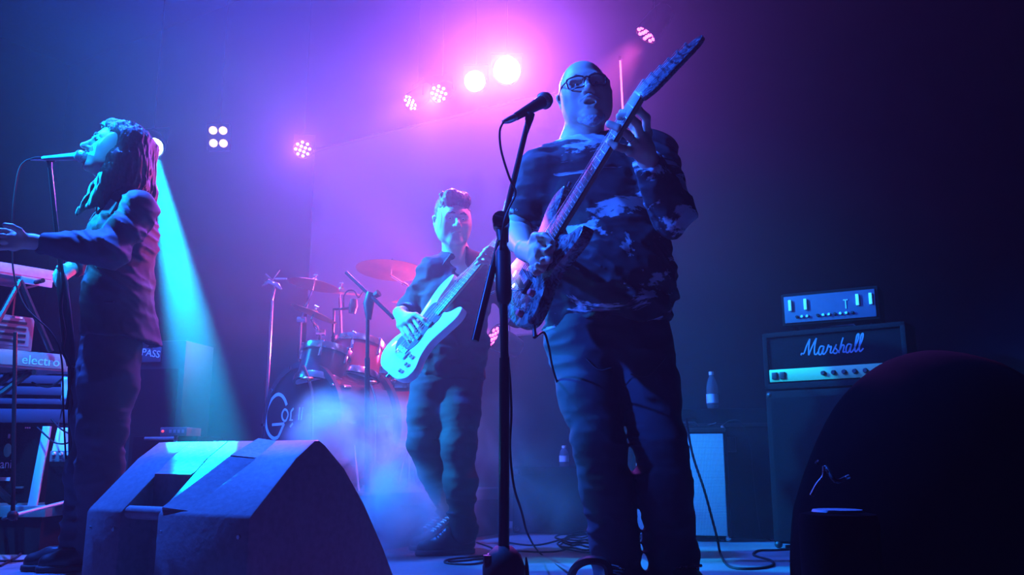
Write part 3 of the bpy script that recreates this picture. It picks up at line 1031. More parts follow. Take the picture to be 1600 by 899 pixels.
GB, GN = P(824, 436, 2.50), P(1000, 150, 2.21)
gM = inst_frame(GB, GN, math.radians(63))
GS = (GN - GB).length / 0.648
g_out = [(-0.135, 0.0), (-0.13, 0.075), (-0.095, 0.14), (-0.03, 0.16), (0.04, 0.135), (0.085, 0.115), (0.135, 0.122), (0.19, 0.148), (0.245, 0.152), (0.29, 0.125), (0.262, 0.10), (0.215, 0.072), (0.19, 0.03), (0.19, -0.03), (0.21, -0.072), (0.245, -0.098), (0.262, -0.122), (0.225, -0.138), (0.16, -0.126), (0.1, -0.11), (0.05, -0.12), (-0.01, -0.15), (-0.07, -0.155), (-0.115, -0.11), (-0.133, -0.05)]
sc_ = lambda pts: [(x * GS, y * GS) for x, y in pts]
nutx = 0.648 * GS
g_head = [(nutx - 0.004, 0.020), (nutx + 0.022, 0.036), (nutx + 0.05, 0.040), (nutx + 0.12, 0.036), (nutx + 0.205, 0.022), (nutx + 0.228, 0.006), (nutx + 0.20, -0.012), (nutx + 0.12, -0.024), (nutx + 0.05, -0.034), (nutx + 0.02, -0.032), (nutx - 0.004, -0.020)]
g_tun = [(nutx + 0.035 + 0.029 * k, 0.024 - 0.0025 * k, 1) for k in range(6)][::-1]
g_tun = g_tun[::-1][::-1]
REDK = mat('red_knob', (0.75, 0.10, 0.14), 0.3, noise=0.05)
PINKP = mat('rose_pickup', (0.75, 0.35, 0.40), 0.35, noise=0.05)
guitar = instrument('electric_guitar', 'dark electric guitar with marbled face and red knobs, held by the bald guitarist', gM, sc_(g_out), marble('guitar_finish', (0.012, 0.02, 0.03), (0.10, 0.18, 0.18), 26), 0.042, nutx, 6, (0.055, 0.042), g_head, g_tun, BLACKM, (0.19 * GS, 24),
                    [(0.045, 0.085, 0.036, BLACKP, 0.0), (0.135, 0.085, 0.036, PINKP, 0.0)], [(-0.005, -0.082), (-0.075, -0.088)], mat('maple_dark', (0.25, 0.14, 0.07), 0.4, noise=0.2), mat('rosewood', (0.05, 0.03, 0.02), 0.5, noise=0.3), marble('guitar_head', (0.012, 0.018, 0.025), (0.05, 0.11, 0.13), 40), head_tilt=math.radians(18), knob_m=REDK)
MB().tube([(-0.02, -0.04, 0.012), (-0.028, -0.05, 0.035), (-0.04, -0.03, 0.045), (-0.08, 0.03, 0.05), (-0.13, 0.08, 0.048)], 0.003, 8).build('tremolo_arm', CHROME, guitar)
MB().cyl((-0.07, -0.15, -0.02), (-0.085, -0.19, -0.02), 0.006, 10).build('jack_plug', BLACKP, guitar)
MB().cyl((0.285 * GS, 0.125, -0.02), (0.305 * GS, 0.13, -0.02), 0.006, 10).build('strap_button', CHROME, guitar)
MB().cyl((-0.13, 0.0, -0.02), (-0.15, 0.0, -0.02), 0.006, 10).build('strap_button', CHROME, guitar)
jk = gM @ Vector((-0.085, -0.19, -0.02))
cable('guitar_cable', [jk, P(850, 520, 2.5), P(858, 545, 2.6), P(868, 590, 2.8), P(905, 690, 3.15), P(940, 790, 3.2), P(960, 840, 3.4), PZ(985, 862, 0.006)], 0.0036, 'black cable leaving the bottom of the dark guitar and running down behind the guitarist\'s leg')

BB, BN = P(632, 549, 3.88), P(774, 384, 3.88)
bM = inst_frame(BB, BN, math.radians(60))
b_out = [(-0.12, 0.0), (-0.115, 0.09), (-0.065, 0.155), (0.015, 0.16), (0.085, 0.125), (0.16, 0.115), (0.24, 0.135), (0.33, 0.155), (0.40, 0.145), (0.425, 0.12), (0.37, 0.098), (0.29, 0.082), (0.255, 0.045), (0.25, -0.035), (0.27, -0.075), (0.305, -0.105), (0.305, -0.135), (0.255, -0.15), (0.17, -0.13), (0.1, -0.115), (0.03, -0.13), (-0.03, -0.165), (-0.085, -0.155), (-0.117, -0.09)]
b_guard = [(-0.03, 0.055), (0.02, 0.11), (0.09, 0.095), (0.15, 0.08), (0.24, 0.09), (0.27, 0.06), (0.245, 0.03), (0.24, -0.03), (0.20, -0.05), (0.14, -0.03), (0.07, -0.045), (0.02, -0.03), (-0.03, 0.01)]
b_head = [(0.86, 0.020), (0.885, 0.042), (0.95, 0.055), (1.02, 0.052), (1.065, 0.03), (1.05, -0.005), (0.99, -0.03), (0.93, -0.04), (0.885, -0.034), (0.86, -0.020)]
b_tun = [(0.90 + 0.038 * k, 0.03, 1) for k in range(4)][::-1]
bassg = instrument('bass_guitar', 'white bass guitar glowing cyan, held by the young bass player', bM, b_out, mat('bass_white', (0.82, 0.84, 0.82), 0.3, noise=0.02, coat=0.4), 0.042, 0.864, 4, (0.062, 0.042), b_head, b_tun, CHROME, (0.25, 20),
                   [(0.09, 0.07, 0.03, BLACKP, 0.0), (0.165, 0.07, 0.03, BLACKP, 0.0)], [(0.0, -0.09), (-0.04, -0.105), (-0.078, -0.10)], mat('maple', (0.55, 0.36, 0.18), 0.4, noise=0.1), mat('rosewood', (0.05, 0.03, 0.02), 0.5), mat('maple', (0.55, 0.36, 0.18), 0.4), guard=(b_guard, mat('tortoise_guard', (0.05, 0.03, 0.035), 0.3, noise=0.8, nscale=70)), str_r=0.0013, knob_m=CHROME)
MB().cyl((-0.12, 0.0, -0.02), (-0.14, 0.0, -0.02), 0.008, 10).build('strap_button', CHROME, bassg)

# ------------------------------------------------------------------ amplifiers on the right
def ribbon(mb, pts, w, M, z=0.0, sub=5):
    """flat brush stroke through pts (x, y), width w, in the x/y plane of M"""
    pts = smooth_pts([(p[0], p[1], 0) for p in pts], sub) if len(pts) > 2 else [Vector((p[0], p[1], 0)) for p in pts]
    vs, fs = [], []
    for i, p in enumerate(pts):
        t = (pts[min(i + 1, len(pts) - 1)] - pts[max(i - 1, 0)]).normalized()
        nn = Vector((-t.y, t.x, 0)) * w / 2
        vs += [p + nn + EZ * z, p - nn + EZ * z]
    for i in range(len(pts) - 1):
        fs.append((2 * i, 2 * i + 1, 2 * i + 3, 2 * i + 2))
    mb.add(vs, fs, M)
AU = Vector((0.80, -0.60, 0))
AN = Vector((-0.60, -0.80, 0))
def amp_frame(o, u=AU):
    """x right along the front, y up, z out of the front"""
    return frame(o, u, y=ZV)
GRILLEB = mat('black_grille_cloth', (0.004, 0.004, 0.0055), 0.9, spec=0.05, noise=0.4, nscale=220, bump=0.4)
AO = P(1195, 608, 4.35)
AO.z = 0.765
A = amp_frame(AO)
cab = thing('speaker_cabinet', 'tall black speaker cabinet under the script-lettered amplifier head', 'speaker', amp_frame((AO.x, AO.y, 0)))
cw, chh, cd = 0.68, 0.758, 0.34
MB().box((cw / 2, chh / 2 + 0.012, -cd / 2), (cw, chh - 0.024, cd), bev=0.012).build('cabinet', TOLEX, cab)
MB().box((cw / 2, chh / 2, 0.004), (cw - 0.06, chh - 0.07, 0.012), bev=0.004).build('grille', GRILLEB, cab)
for x in (0.02, cw - 0.02):
    for y in (0.02, chh - 0.02):
        MB().sphere((x, y, -0.012), 0.02, 10, None, (1, 1, 0.8)).build('corner', BLACKP, cab)
for x in (0.06, cw - 0.06):
    for z in (-0.05, cd * -1 + 0.05):
        MB().cyl((x, 0.0, z), (x, 0.015, z), 0.02, 12).build('foot', RUBBER, cab)
head = thing('guitar_amplifier', 'black amplifier head with white script lettering and a brushed gold control strip', 'amplifier', A)
hw, hh, hd_ = 0.68, 0.285, 0.21
MB().box((hw / 2, 0.015, -hd_ / 2), (hw, 0.03, hd_), bev=0.006).build('bottom_board', TOLEX, head)
MB().box((hw / 2, hh - 0.012, -hd_ / 2), (hw, 0.024, hd_), bev=0.006).build('top_board', TOLEX, head)
for x in (0.012, hw - 0.012):
    MB().box((x, hh / 2, -hd_ / 2), (0.024, hh, hd_), bev=0.006).build('side_board', TOLEX, head)
MB().box((hw / 2, hh * 0.63, -0.02), (hw - 0.05, hh * 0.62, 0.012), bev=0.003).build('front_cloth', GRILLEB, head)
MB().box((hw / 2, hh / 2, -hd_ + 0.01), (hw - 0.05, hh - 0.05, 0.012)).build('back_panel', BLACKP, head)
GOLDM = mat('brushed_gold', (0.20, 0.28, 0.11), 0.5, 0.4, noise=0.1, nscale=90)
pn = MB().box((hw / 2, 0.067, -0.004), (hw - 0.055, 0.062, 0.008), bev=0.002).build('control_panel', GOLDM, head)
for x in (0.055, 0.095, 0.585, 0.625):
    MB().box((x, 0.067, 0.003), (0.026, 0.034, 0.012), bev=0.002).build('rocker_switch', BLACKP, pn)
for k in range(6):
    MB().lathe([(0.012, 0.0), (0.012, 0.004), (0.009, 0.018), (0, 0.018)], 14, Matrix.Translation((0.295 + 0.049 * k, 0.067, 0.0))).build('knob', BLACKP, pn)
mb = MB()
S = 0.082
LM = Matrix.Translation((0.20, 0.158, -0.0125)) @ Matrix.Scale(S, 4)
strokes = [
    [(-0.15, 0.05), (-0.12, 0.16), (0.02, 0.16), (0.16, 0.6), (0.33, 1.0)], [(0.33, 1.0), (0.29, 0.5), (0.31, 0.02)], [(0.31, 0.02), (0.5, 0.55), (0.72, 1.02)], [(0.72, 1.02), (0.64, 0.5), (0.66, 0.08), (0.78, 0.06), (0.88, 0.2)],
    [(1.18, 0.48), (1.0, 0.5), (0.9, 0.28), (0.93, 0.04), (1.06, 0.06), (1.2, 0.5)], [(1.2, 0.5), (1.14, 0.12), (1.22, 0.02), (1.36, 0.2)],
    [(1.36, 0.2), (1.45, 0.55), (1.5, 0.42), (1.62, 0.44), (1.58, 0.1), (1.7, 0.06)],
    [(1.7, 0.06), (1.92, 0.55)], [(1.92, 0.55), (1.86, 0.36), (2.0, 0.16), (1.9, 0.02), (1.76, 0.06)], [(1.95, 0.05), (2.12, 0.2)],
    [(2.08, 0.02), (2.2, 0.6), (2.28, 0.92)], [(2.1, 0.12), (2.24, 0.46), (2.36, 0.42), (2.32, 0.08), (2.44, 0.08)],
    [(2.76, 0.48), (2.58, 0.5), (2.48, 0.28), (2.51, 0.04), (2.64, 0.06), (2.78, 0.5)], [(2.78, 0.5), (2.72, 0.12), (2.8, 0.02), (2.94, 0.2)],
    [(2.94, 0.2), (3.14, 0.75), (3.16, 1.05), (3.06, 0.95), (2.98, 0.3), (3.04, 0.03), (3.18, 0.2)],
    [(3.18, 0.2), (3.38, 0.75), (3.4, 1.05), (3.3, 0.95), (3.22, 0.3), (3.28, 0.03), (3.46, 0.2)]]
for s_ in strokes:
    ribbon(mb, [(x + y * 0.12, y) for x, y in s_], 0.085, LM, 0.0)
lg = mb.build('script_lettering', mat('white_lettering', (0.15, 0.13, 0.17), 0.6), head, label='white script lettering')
MB().tube([(hw / 2 - 0.1, hh, -0.1), (hw / 2 - 0.09, hh + 0.02, -0.1), (hw / 2 + 0.09, hh + 0.02, -0.1), (hw / 2 + 0.1, hh, -0.1)], 0.008, 8).build('handle', BLACKP, head)

H2 = amp_frame(A @ Vector((0.10, hh + 0.028, -0.02)), Vector((0.86, -0.51, 0)))
h2 = thing('guitar_amplifier', 'small silver-faced amplifier head with white bars given a painted glow, on top of the amplifier stack', 'amplifier', H2)
w2, t2, d2 = 0.46, 0.165, 0.17
MB().box((w2 / 2, t2 / 2 + 0.004, -d2 / 2 - 0.012), (w2, t2, d2), bev=0.008).build('cabinet', TOLEX, h2)
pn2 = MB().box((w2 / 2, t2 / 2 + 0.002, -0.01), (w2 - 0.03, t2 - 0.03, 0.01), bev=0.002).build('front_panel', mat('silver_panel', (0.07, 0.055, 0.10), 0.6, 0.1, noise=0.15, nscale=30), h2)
BARM = mat('white_bar', (0.9, 0.9, 0.9), 0.4)
for x in (0.045, 0.12, 0.365, 0.425):
    MB().box((x, 0.105, 0.0), (0.014, 0.055, 0.012), bev=0.002).build('glint_bar', mat('painted_glow_bar', (0.9, 0.9, 0.9), 0.4, emit=(0.10, 0.42, 1.0), emit_s=0.35), pn2)  # bars are no lamps; weak emission imitates stage light caught on them
for k, x in enumerate((0.075, 0.10, 0.125, 0.175, 0.202, 0.229, 0.256, 0.283, 0.310, 0.337)):
    MB().lathe([(0.008, 0.0), (0.008, 0.004), (0.006, 0.012), (0, 0.012)], 12, Matrix.Translation((x, 0.045, -0.005))).build('knob', WHITEP if k % 3 else BLACKP, pn2)
mb = MB()
mb.box((0.31, 0.11, -0.004), (0.022, 0.005, 0.004))
mb.box((0.31, 0.09, -0.004), (0.005, 0.045, 0.004))
mb.build('emblem', mat('pale_emblem', (0.6, 0.6, 0.62), 0.5), pn2)
for x in (0.05, w2 - 0.05):
    MB().cyl((x, -0.028 + 0.0, -d2 / 2), (x, 0.006, -d2 / 2), 0.012, 10).build('foot', RUBBER, h2)

# bright-grilled combo behind the guitarist's leg
def grille_cloth():
    m = bpy.data.materials.new('silver_grille_cloth')
    m.use_nodes = True
    nt = m.node_tree
    b = nt.nodes['Principled BSDF']
    b.inputs['Roughness'].default_value = 0.5
    tc = nt.nodes.new('ShaderNodeTexCoord')
    w = []
    for ax in (0, 1):
        mp = nt.nodes.new('ShaderNodeMapping')
        if ax:
            mp.inputs['Rotation'].default_value[2] = math.pi / 2
        wv = nt.nodes.new('ShaderNodeTexWave')
        wv.inputs['Scale'].default_value = 42
        wv.inputs['Distortion'].default_value = 0.6
        nt.links.new(tc.outputs['Object'], mp.inputs['Vector'])
        nt.links.new(mp.outputs['Vector'], wv.inputs['Vector'])
        w.append(wv)
    mul = nt.nodes.new('ShaderNodeMath')
    mul.operation = 'MULTIPLY'
    nt.links.new(w[0].outputs['Fac'], mul.inputs[0])
    nt.links.new(w[1].outputs['Fac'], mul.inputs[1])
    r = nt.nodes.new('ShaderNodeValToRGB')
    r.color_ramp.elements[0].color = (0.16, 0.18, 0.22, 1)
    r.color_ramp.elements[1].position, r.color_ramp.elements[1].color = 0.7, (0.85, 0.88, 0.9, 1)
    nt.links.new(mul.outputs[0], r.inputs['Fac'])
    nt.links.new(r.outputs['Color'], b.inputs['Base Color'])
    bp = nt.nodes.new('ShaderNodeBump')
    bp.inputs['Strength'].default_value = 0.5
    bp.inputs['Distance'].default_value = 0.002
    nt.links.new(mul.outputs[0], bp.inputs['Height'])
    nt.links.new(bp.outputs['Normal'], b.inputs['Normal'])
    return m
fr = PZ(1143, 848, 0.0)
FU = Vector((0.97, -0.25, 0)).normalized()
fw, fh, fd = 0.50, 0.60, 0.26
FO = fr - FU * fw
Ff = frame(FO, FU, y=ZV)
combo = thing('combo_amplifier', 'black combo amplifier with bright silver grille cloth behind the guitarist\'s leg', 'amplifier', Ff)
MB().box((fw / 2, fh / 2 + 0.01, -fd / 2), (fw, fh - 0.02, fd), bev=0.01).build('cabinet', TOLEX, combo)
MB().box((fw / 2, fh / 2 - 0.005, 0.004), (fw - 0.035, fh - 0.075, 0.012), bev=0.004).build('grille', grille_cloth(), combo)
MB().box((fw / 2, fh - 0.022, 0.003), (fw - 0.01, 0.022, 0.014), bev=0.003).build('top_trim', BLACKP, combo)
for x in (0.015, fw - 0.015):
    for y in (0.02, fh - 0.012):
        MB().sphere((x, y, -0.006), 0.016, 10, None, (1, 1, 0.9)).build('corner', CHROME, combo)
for x in (0.05, fw - 0.05):
    for z in (-0.05, -fd + 0.05):
        MB().cyl((x, 0.0, z), (x, 0.012, z), 0.018, 12).build('foot', RUBBER, combo)
MB().tube([(fw * 0.5 - 0.1, fh, -fd / 2), (fw * 0.5 - 0.08, fh + 0.02, -fd / 2), (fw * 0.5 + 0.08, fh + 0.02, -fd / 2), (fw * 0.5 + 0.1, fh, -fd / 2)], 0.009, 8).build('handle', BLACKP, combo)
# capo-like clip and lead lying on the combo
c0 = Ff @ Vector((fw - 0.10, fh + 0.006, -0.10))
clip = MB().tube([c0, c0 + Vector((0.03, 0, 0.004)), c0 + Vector((0.05, 0.0, 0.012))], 0.006, 8).build('clip', CHROME)
rebase(clip, c0)
tag(clip, 'small shiny clip lying on top of the bright-grilled combo amplifier', 'clip')
pts = [Ff @ Vector(p) for p in ((fw - 0.02, fh + 0.006, -0.12), (fw + 0.02, fh + 0.03, -0.1), (fw + 0.08, fh + 0.02, -0.08), (fw + 0.12, fh - 0.1, -0.1), (fw + 0.13, fh - 0.3, -0.1), (fw + 0.15, 0.05, -0.1), (fw + 0.2, 0.006, -0.1))]
cable('amplifier_lead', pts, 0.003, 'thin lead curling off the top of the bright-grilled combo amplifier')

# dark case behind, with a water bottle and a can on it
bx = thing('flight_case', 'dark case standing behind the bright-grilled combo amplifier', 'case', frame(P(1040, 640, 4.98) * 1.0, FU, y=ZV))
FR_case = P(1040, 640, 4.98)
ch = FR_case.z
MB().box((0.32, -ch / 2 + 0.0, -0.15), (0.64, ch, 0.30), bev=0.01).build('shell', TOLEX, bx)
MB().box((0.32, -0.09, 0.003), (0.64, 0.02, 0.008)).build('lid_edge', BLACKM, bx)
MB().box((0.32, -0.2, 0.006), (0.12, 0.08, 0.012), bev=0.003).build('latch', BLACKM, bx)
GLASS = bpy.data.materials.new('clear_bottle')
GLASS.use_nodes = True
gb = GLASS.node_tree.nodes['Principled BSDF']
gb.inputs['Transmission Weight'].default_value = 0.9
gb.inputs['Roughness'].default_value = 0.12
gb.inputs['IOR'].default_value = 1.2
gb.inputs['Base Color'].default_value = (0.8, 0.85, 0.9, 1)
bp_ = P(1114, 640, 4.9)
bp_.z = ch
bo = thing('water_bottle', 'clear plastic water bottle with a pale label on the dark case', 'bottle', bp_)
MB().lathe([(0.0, 0.0), (0.03, 0.002), (0.033, 0.02), (0.032, 0.11), (0.03, 0.135), (0.02, 0.165), (0.0125, 0.18), (0.0125, 0.19)], 20).build('body', GLASS, bo)
MB().lathe([(0.0342, 0.03), (0.0342, 0.08)], 20).build('label', mat('pale_label', (0.6, 0.65, 0.7), 0.6), bo)
MB().lathe([(0.014, 0.188), (0.0145, 0.19), (0.0145, 0.207), (0, 0.208)], 14).build('cap', WHITEP, bo)
cp = P(1056, 641, 4.92)
cp.z = ch
ca = thing('drinks_can', 'small can just beside the guitarist\'s thigh on the dark case', 'can', cp)
MB().lathe([(0.022, 0.0), (0.027, 0.006), (0.027, 0.08), (0.023, 0.09), (0.021, 0.088), (0, 0.087)], 18).build('body', STEEL, ca)

# low dark cabinet between the bass player and the guitarist, bottle on it
lo_ = P(800, 730, 5.25)
lc = thing('low_cabinet', 'low black cabinet in the shade between the bass player and the guitarist', 'cabinet', frame((lo_.x, lo_.y, 0), Vector((0.95, -0.3, 0)), y=ZV))
lw, lh = 0.62, lo_.z
MB().box((lw / 2, lh / 2, -0.2), (lw, lh, 0.4), bev=0.012).build('cabinet', TOLEX, lc)
MB().box((lw / 2, lh / 2, 0.004), (lw - 0.06, lh - 0.08, 0.012), bev=0.004).build('grille', GRILLEB, lc)
for x in (0.03, lw - 0.03):
    for y in (0.03, lh - 0.03):
        MB().sphere((x, y, -0.005), 0.02, 8).build('corner', BLACKP, lc)
bp2 = P(878, 728, 5.25)
bp2 = Vector((bp2.x, lo_.y - 0.02 + 0.0, lh))
bp2 = frame((lo_.x, lo_.y, 0), Vector((0.95, -0.3, 0)), y=ZV) @ Vector((0.30, lh, -0.08))
bt = thing('water_bottle', 'small water bottle on the low black cabinet beside the guitarist\'s knee', 'bottle', bp2)
MB().lathe([(0.0, 0.0), (0.026, 0.002), (0.028, 0.02), (0.027, 0.08), (0.02, 0.10), (0.012, 0.108), (0.012, 0.112)], 18).build('body', GLASS, bt)
MB().lathe([(0.0292, 0.03), (0.0292, 0.065)], 18).build('label', mat('pale_label', (0.6, 0.65, 0.7), 0.6), bt)
MB().lathe([(0.0135, 0.11), (0.0135, 0.124), (0, 0.125)], 12).build('cap', WHITEP, bt)

# large rounded black bulk in the right foreground
cv = SDF()
cc = P(1505, 800, 1.75)
cv.ell((cc.x + 0.02, 1.85, cc.z + 0.0), (0.27, 0.24, 0.325), k=0.03)
cv.ell((cc.x + 0.12, 1.9, 0.22), (0.31, 0.28, 0.36), k=0.10)
cv.ell((cc.x - 0.13, 1.86, 0.16), (0.17, 0.2, 0.27), k=0.10)
lobe = P(1312, 850, 1.62)
cvo = thing('covered_speaker', 'large near-black rounded loudspeaker bulk at the right front corner of the stage', 'speaker', (cc.x, 1.85, 0.0))
cv.cut((0, 0, 0.002), (0, 0, -1))
sculpt('cover', cv, 0.012, mat('black_cover', (0.0025, 0.0025, 0.003), 0.95, noise=0.3, nscale=30, spec=0.02), cvo, noise=folds((4, 4, 2.5), 0.006, 3))
M = zframe((lobe.x, 1.62, 0), (0, 0, 1))
tz = P(1290, 800, 1.62).z
MB().lathe([(0.058, 0.0), (0.068, 0.01), (0.070, tz - 0.02), (0.066, tz - 0.004), (0.045, tz)], 28, M).build('port_tube', mat('black_cover', (0.0025, 0.0025, 0.003), 0.95), cvo, world=True)
MB().lathe([(0.0455, tz - 0.001), (0.043, tz + 0.004), (0, tz + 0.006)], 28, M).build('tube_cap', mat('lit_tint_cap', (0.22, 0.23, 0.26), 0.5, noise=0.2, nscale=40), cvo, world=True)  # light on the tube's top is put into this paler colour
sk = mat('strap_black', (0.03, 0.03, 0.035), 0.5)
MB().tube(smooth_pts([P(1268, 775, 1.6), P(1277, 758, 1.6), P(1287, 745, 1.6), P(1290, 730, 1.6), P(1305, 752, 1.58), P(1324, 746, 1.6)], 5), 0.004, 8).build('strap', sk, cvo, world=True)
MB().tube([P(1275, 722, 1.6), P(1278, 719, 1.6), P(1274, 724, 1.6), P(1279, 726, 1.6)], 0.0018, 6).build('strap_ring', CHROME, cvo, world=True)
MB().cyl(P(1288, 729, 1.6), P(1288, 737, 1.6), 0.004, 8).build('buckle', STEEL, cvo, world=True)
MB().cyl(P(1322, 747, 1.585), P(1327, 745, 1.585), 0.004, 8).build('buckle', STEEL, cvo, world=True)

# ------------------------------------------------------------------ the drum kit
SHELL = mat('drum_shell_black', (0.045, 0.04, 0.05), 0.25, noise=0.2, coat=0.5)
REDSH = mat('drum_shell_red', (0.30, 0.03, 0.05), 0.25, noise=0.15, coat=0.5)
SKINW = mat('drum_head_white', (0.7, 0.7, 0.7), 0.5, noise=0.05)
SKINB = mat('drum_head_black', (0.010, 0.010, 0.013), 0.6, noise=0.2, spec=0.2)
BRASS = mat('cymbal_bronze', (0.80, 0.55, 0.28), 0.28, 1.0, noise=0.12, nscale=50)
KIT = 'drum kit'
def drum(name, label, c, axis, r, depth, shell, head_m, lugs=8, hoop=0.012, hoop_m=None, back=True):
    M = zframe(c, axis, (0, 0, 1) if abs(Vector(axis).normalized().z) < 0.9 else (1, 0, 0))
    t = thing(name, label, 'drum', M, KIT)
    MB().lathe([(r, -depth), (r, 0.0)], 40).build('shell', shell, t)
    hm_ = hoop_m or CHROME
    MB().lathe([(r * 1.0, -0.03), (r + 0.012, -0.03), (r + hoop * 1.2, -0.02), (r + hoop * 1.2, 0.008), (r - 0.004, 0.008), (r - 0.004, 0.0)], 40).build('hoop', hm_, t)
    MB().lathe([(r * 1.0, -depth + 0.03), (r + 0.012, -depth + 0.03), (r + hoop * 1.2, -depth + 0.02), (r + hoop * 1.2, -depth - 0.008), (r - 0.004, -depth - 0.008), (r - 0.004, -depth)], 40).build('hoop', hm_, t)
    MB().lathe([(r, -0.002), (r * 0.97, 0.001), (0, 0.001)], 40).build('drumhead', head_m, t)
    MB().lathe([(r, -depth + 0.002), (r * 0.97, -depth - 0.001), (0, -depth - 0.001)], 40).build('drumhead', SKINW, t)
    first = None
    for k in range(lugs):
        a = 2 * math.pi * (k + 0.5) / lugs
        if first is None:
            mb = MB()
            mb.box((r + 0.008, 0, -min(0.09, depth * 0.3)), (0.018, 0.018, 0.05), bev=0.004)
            mb.cyl((r + 0.016, 0, -0.07), (r + 0.016, 0, 0.012), 0.003, 8)
            mb.box((r + 0.010, 0, 0.008), (0.022, 0.016, 0.014), bev=0.003)
            first = mb.build('lug', CHROME, t)
            o = first
        else:
            o = first.copy()
            COL.objects.link(o)
        o.rotation_euler = (0, 0, a)
    return t, M
def ray_plane(px, py, M, lift=0.0):
    """a photo pixel carried onto the plane z=lift of a placed frame, in that frame's coordinates"""
    Mi = M.inverted()
    o, d = Mi @ Vector(CAM), Mi.to_3x3() @ Vector(ray(px, py))
    q = o + d * ((lift - o.z) / d.z)
    return (q.x, q.y)
kc = P(470, 662, 4.75)
kick, kM = drum('kick_drum', 'black kick drum with large pale blue lettering on its front head', kc, (-0.62, -0.78, 0.0), 0.315, 0.42, SHELL, SKINB, 10, 0.022, mat('hoop_black', (0.03, 0.03, 0.035), 0.35, noise=0.2))
LET = mat('pale_blue_lettering', (0.45, 0.75, 0.85), 0.5)
mb = MB()
def kp(*pts):
    return [ray_plane(400 + x / 5.993, 550 + y / 5.993, kM, 0.004) for x, y in pts]
def stroke(pts, w):
    ribbon(mb, kp(*pts), w, None, 0.004)
stroke([(287, 500), (270, 450), (240, 410), (200, 400), (150, 440), (110, 520), (92, 600), (95, 690), (110, 750), (135, 790), (170, 812), (205, 800)], 0.019)
stroke([(205, 800), (225, 760), (262, 674)], 0.017)
stroke([(150, 684), (265, 674)], 0.015)
stroke([(292, 552), (268, 540), (246, 575), (246, 620), (265, 648), (284, 640)], 0.012)
stroke([(292, 552), (300, 590), (284, 640)], 0.010)
stroke([(352, 530), (330, 560), (326, 600), (322, 640)], 0.012)
stroke([(312, 640), (345, 640)], 0.008)
stroke([(410, 520), (404, 580), (398, 640)], 0.012)
stroke([(438, 518), (430, 580), (422, 640)], 0.012)
stroke([(345, 670), (318, 705)], 0.012)
mb.build('lettering', LET, kick, label='pale blue lettering')
# kick spurs
for sx in (-1, 1):
    a = kM @ Vector((0.2 * 0, sx * 0.3, -0.2))
    side = (kM.to_3x3() @ Vector((0, sx, 0)))
    p0 = kc + (kM.to_3x3() @ Vector((0, 0, -0.12))) + side * 0.30 - ZV * 0.12
    p1 = Vector((p0.x, p0.y, rz)) + side * 0.12 + (kM.to_3x3() @ Vector((0, 0, 0.06)))
    MB().cyl(p0, p1, 0.008, 8).build('spur', CHROME, kick, world=True)

def on_riser(x, y):
    return Vector((x, y, rz))
def tripod(t, foot, h=0.25, r=0.24, n=3, a0=0.4, m=CHROME):
    """legs named leg under a pole"""
    for k in range(n):
        a = a0 + 2 * math.pi * k / n
        d = Vector((math.cos(a), math.sin(a), 0))
        lg = MB().tube([foot + ZV * h, foot + d * r * 0.6 + ZV * h * 0.55, foot + d * r + ZV * 0.008], 0.006, 6).build('leg', m, t, world=True)
        MB().sphere(tuple(foot + d * r + ZV * 0.012), 0.011, 8).build('rubber_foot', RUBBER, lg, world=True)
def cymbal(label, c, nrm, r, foot, bell=0.022, bow=0.02, boom=None, col=None):
    nrm = Vector(nrm).normalized()
    foot = on_riser(*foot)
    t = thing('cymbal_stand', label, 'cymbal', foot, KIT)
    M = zframe(c, nrm)
    MB().lathe([(r, 0.0), (r * 0.75, bow * 0.55), (r * 0.4, bow * 0.95), (r * 0.2, bow * 1.05), (r * 0.17, bow * 1.3), (r * 0.1, bow * 1.05 + bell * 0.8), (0.006, bow * 1.05 + bell), (0.006, bow * 1.05 + bell - 0.002), (r * 0.17, bow * 1.25), (r * 0.4, bow * 0.9), (r * 0.75, bow * 0.5), (r - 0.001, -0.0015)], 48, M).build('cymbal', col or BRASS, t, world=True)
    top = M @ Vector((0, 0, bow + bell + 0.03))
    und = M @ Vector((0, 0, -0.03))
    MB().cyl(und, top, 0.004, 8).build('tilter_rod', CHROME, t, world=True)
    MB().tube([M @ Vector((-0.012, 0, bow + bell + 0.02)), M @ Vector((0.012, 0, bow + bell + 0.02))], 0.006, 8).build('wing_nut', CHROME, t, world=True)
    MB().lathe([(0.016, 0.0), (0.016, 0.012), (0, 0.013)], 12, M @ Matrix.Translation((0, 0, bow - 0.008))).build('felt', RUBBER, t, world=True)
    if boom:
        j = Vector(boom)
        MB().cyl(und, j, 0.007, 8).build('boom_arm', CHROME, t, world=True)
        MB().tube([j - Vector((0.02, 0, 0)), j + Vector((0.03, 0, 0))], 0.018, 10).build('tilter', CHROME, t, world=True)
        MB().tube([und.lerp(j, 0.45), und.lerp(j, 0.6)], 0.012, 10).build('memory_lock', CHROME, t, world=True)
    else:
        j = und
    mid = foot + (j - foot) * 0.5
    MB().cyl(foot + ZV * 0.05, mid, 0.0125, 12).build('pole', CHROME, t, world=True)
    MB().cyl(mid, j, 0.009, 10).build('pole', CHROME, t, world=True)
    MB().tube([mid - ZV * 0.02, mid + ZV * 0.025], 0.019, 12).build('pole_clamp', CHROME, t, world=True)
    tripod(t, foot)
    return t
def foot_of(px, y):
    p = P(px, 700, y)
    return (p.x, p.y)
cymbal('small crash cymbal lit pink at the left of the drum kit', P(490, 446, 4.95), (0.16, 0.06, 1), 0.150, foot_of(462, 5.1), boom=P(470, 500, 5.08))
cymbal('large crash cymbal beside the bass player\'s elbow', P(611, 423, 4.95), (0.05, 0.10, 1), 0.205, foot_of(640, 5.15), boom=P(652, 457, 5.1))
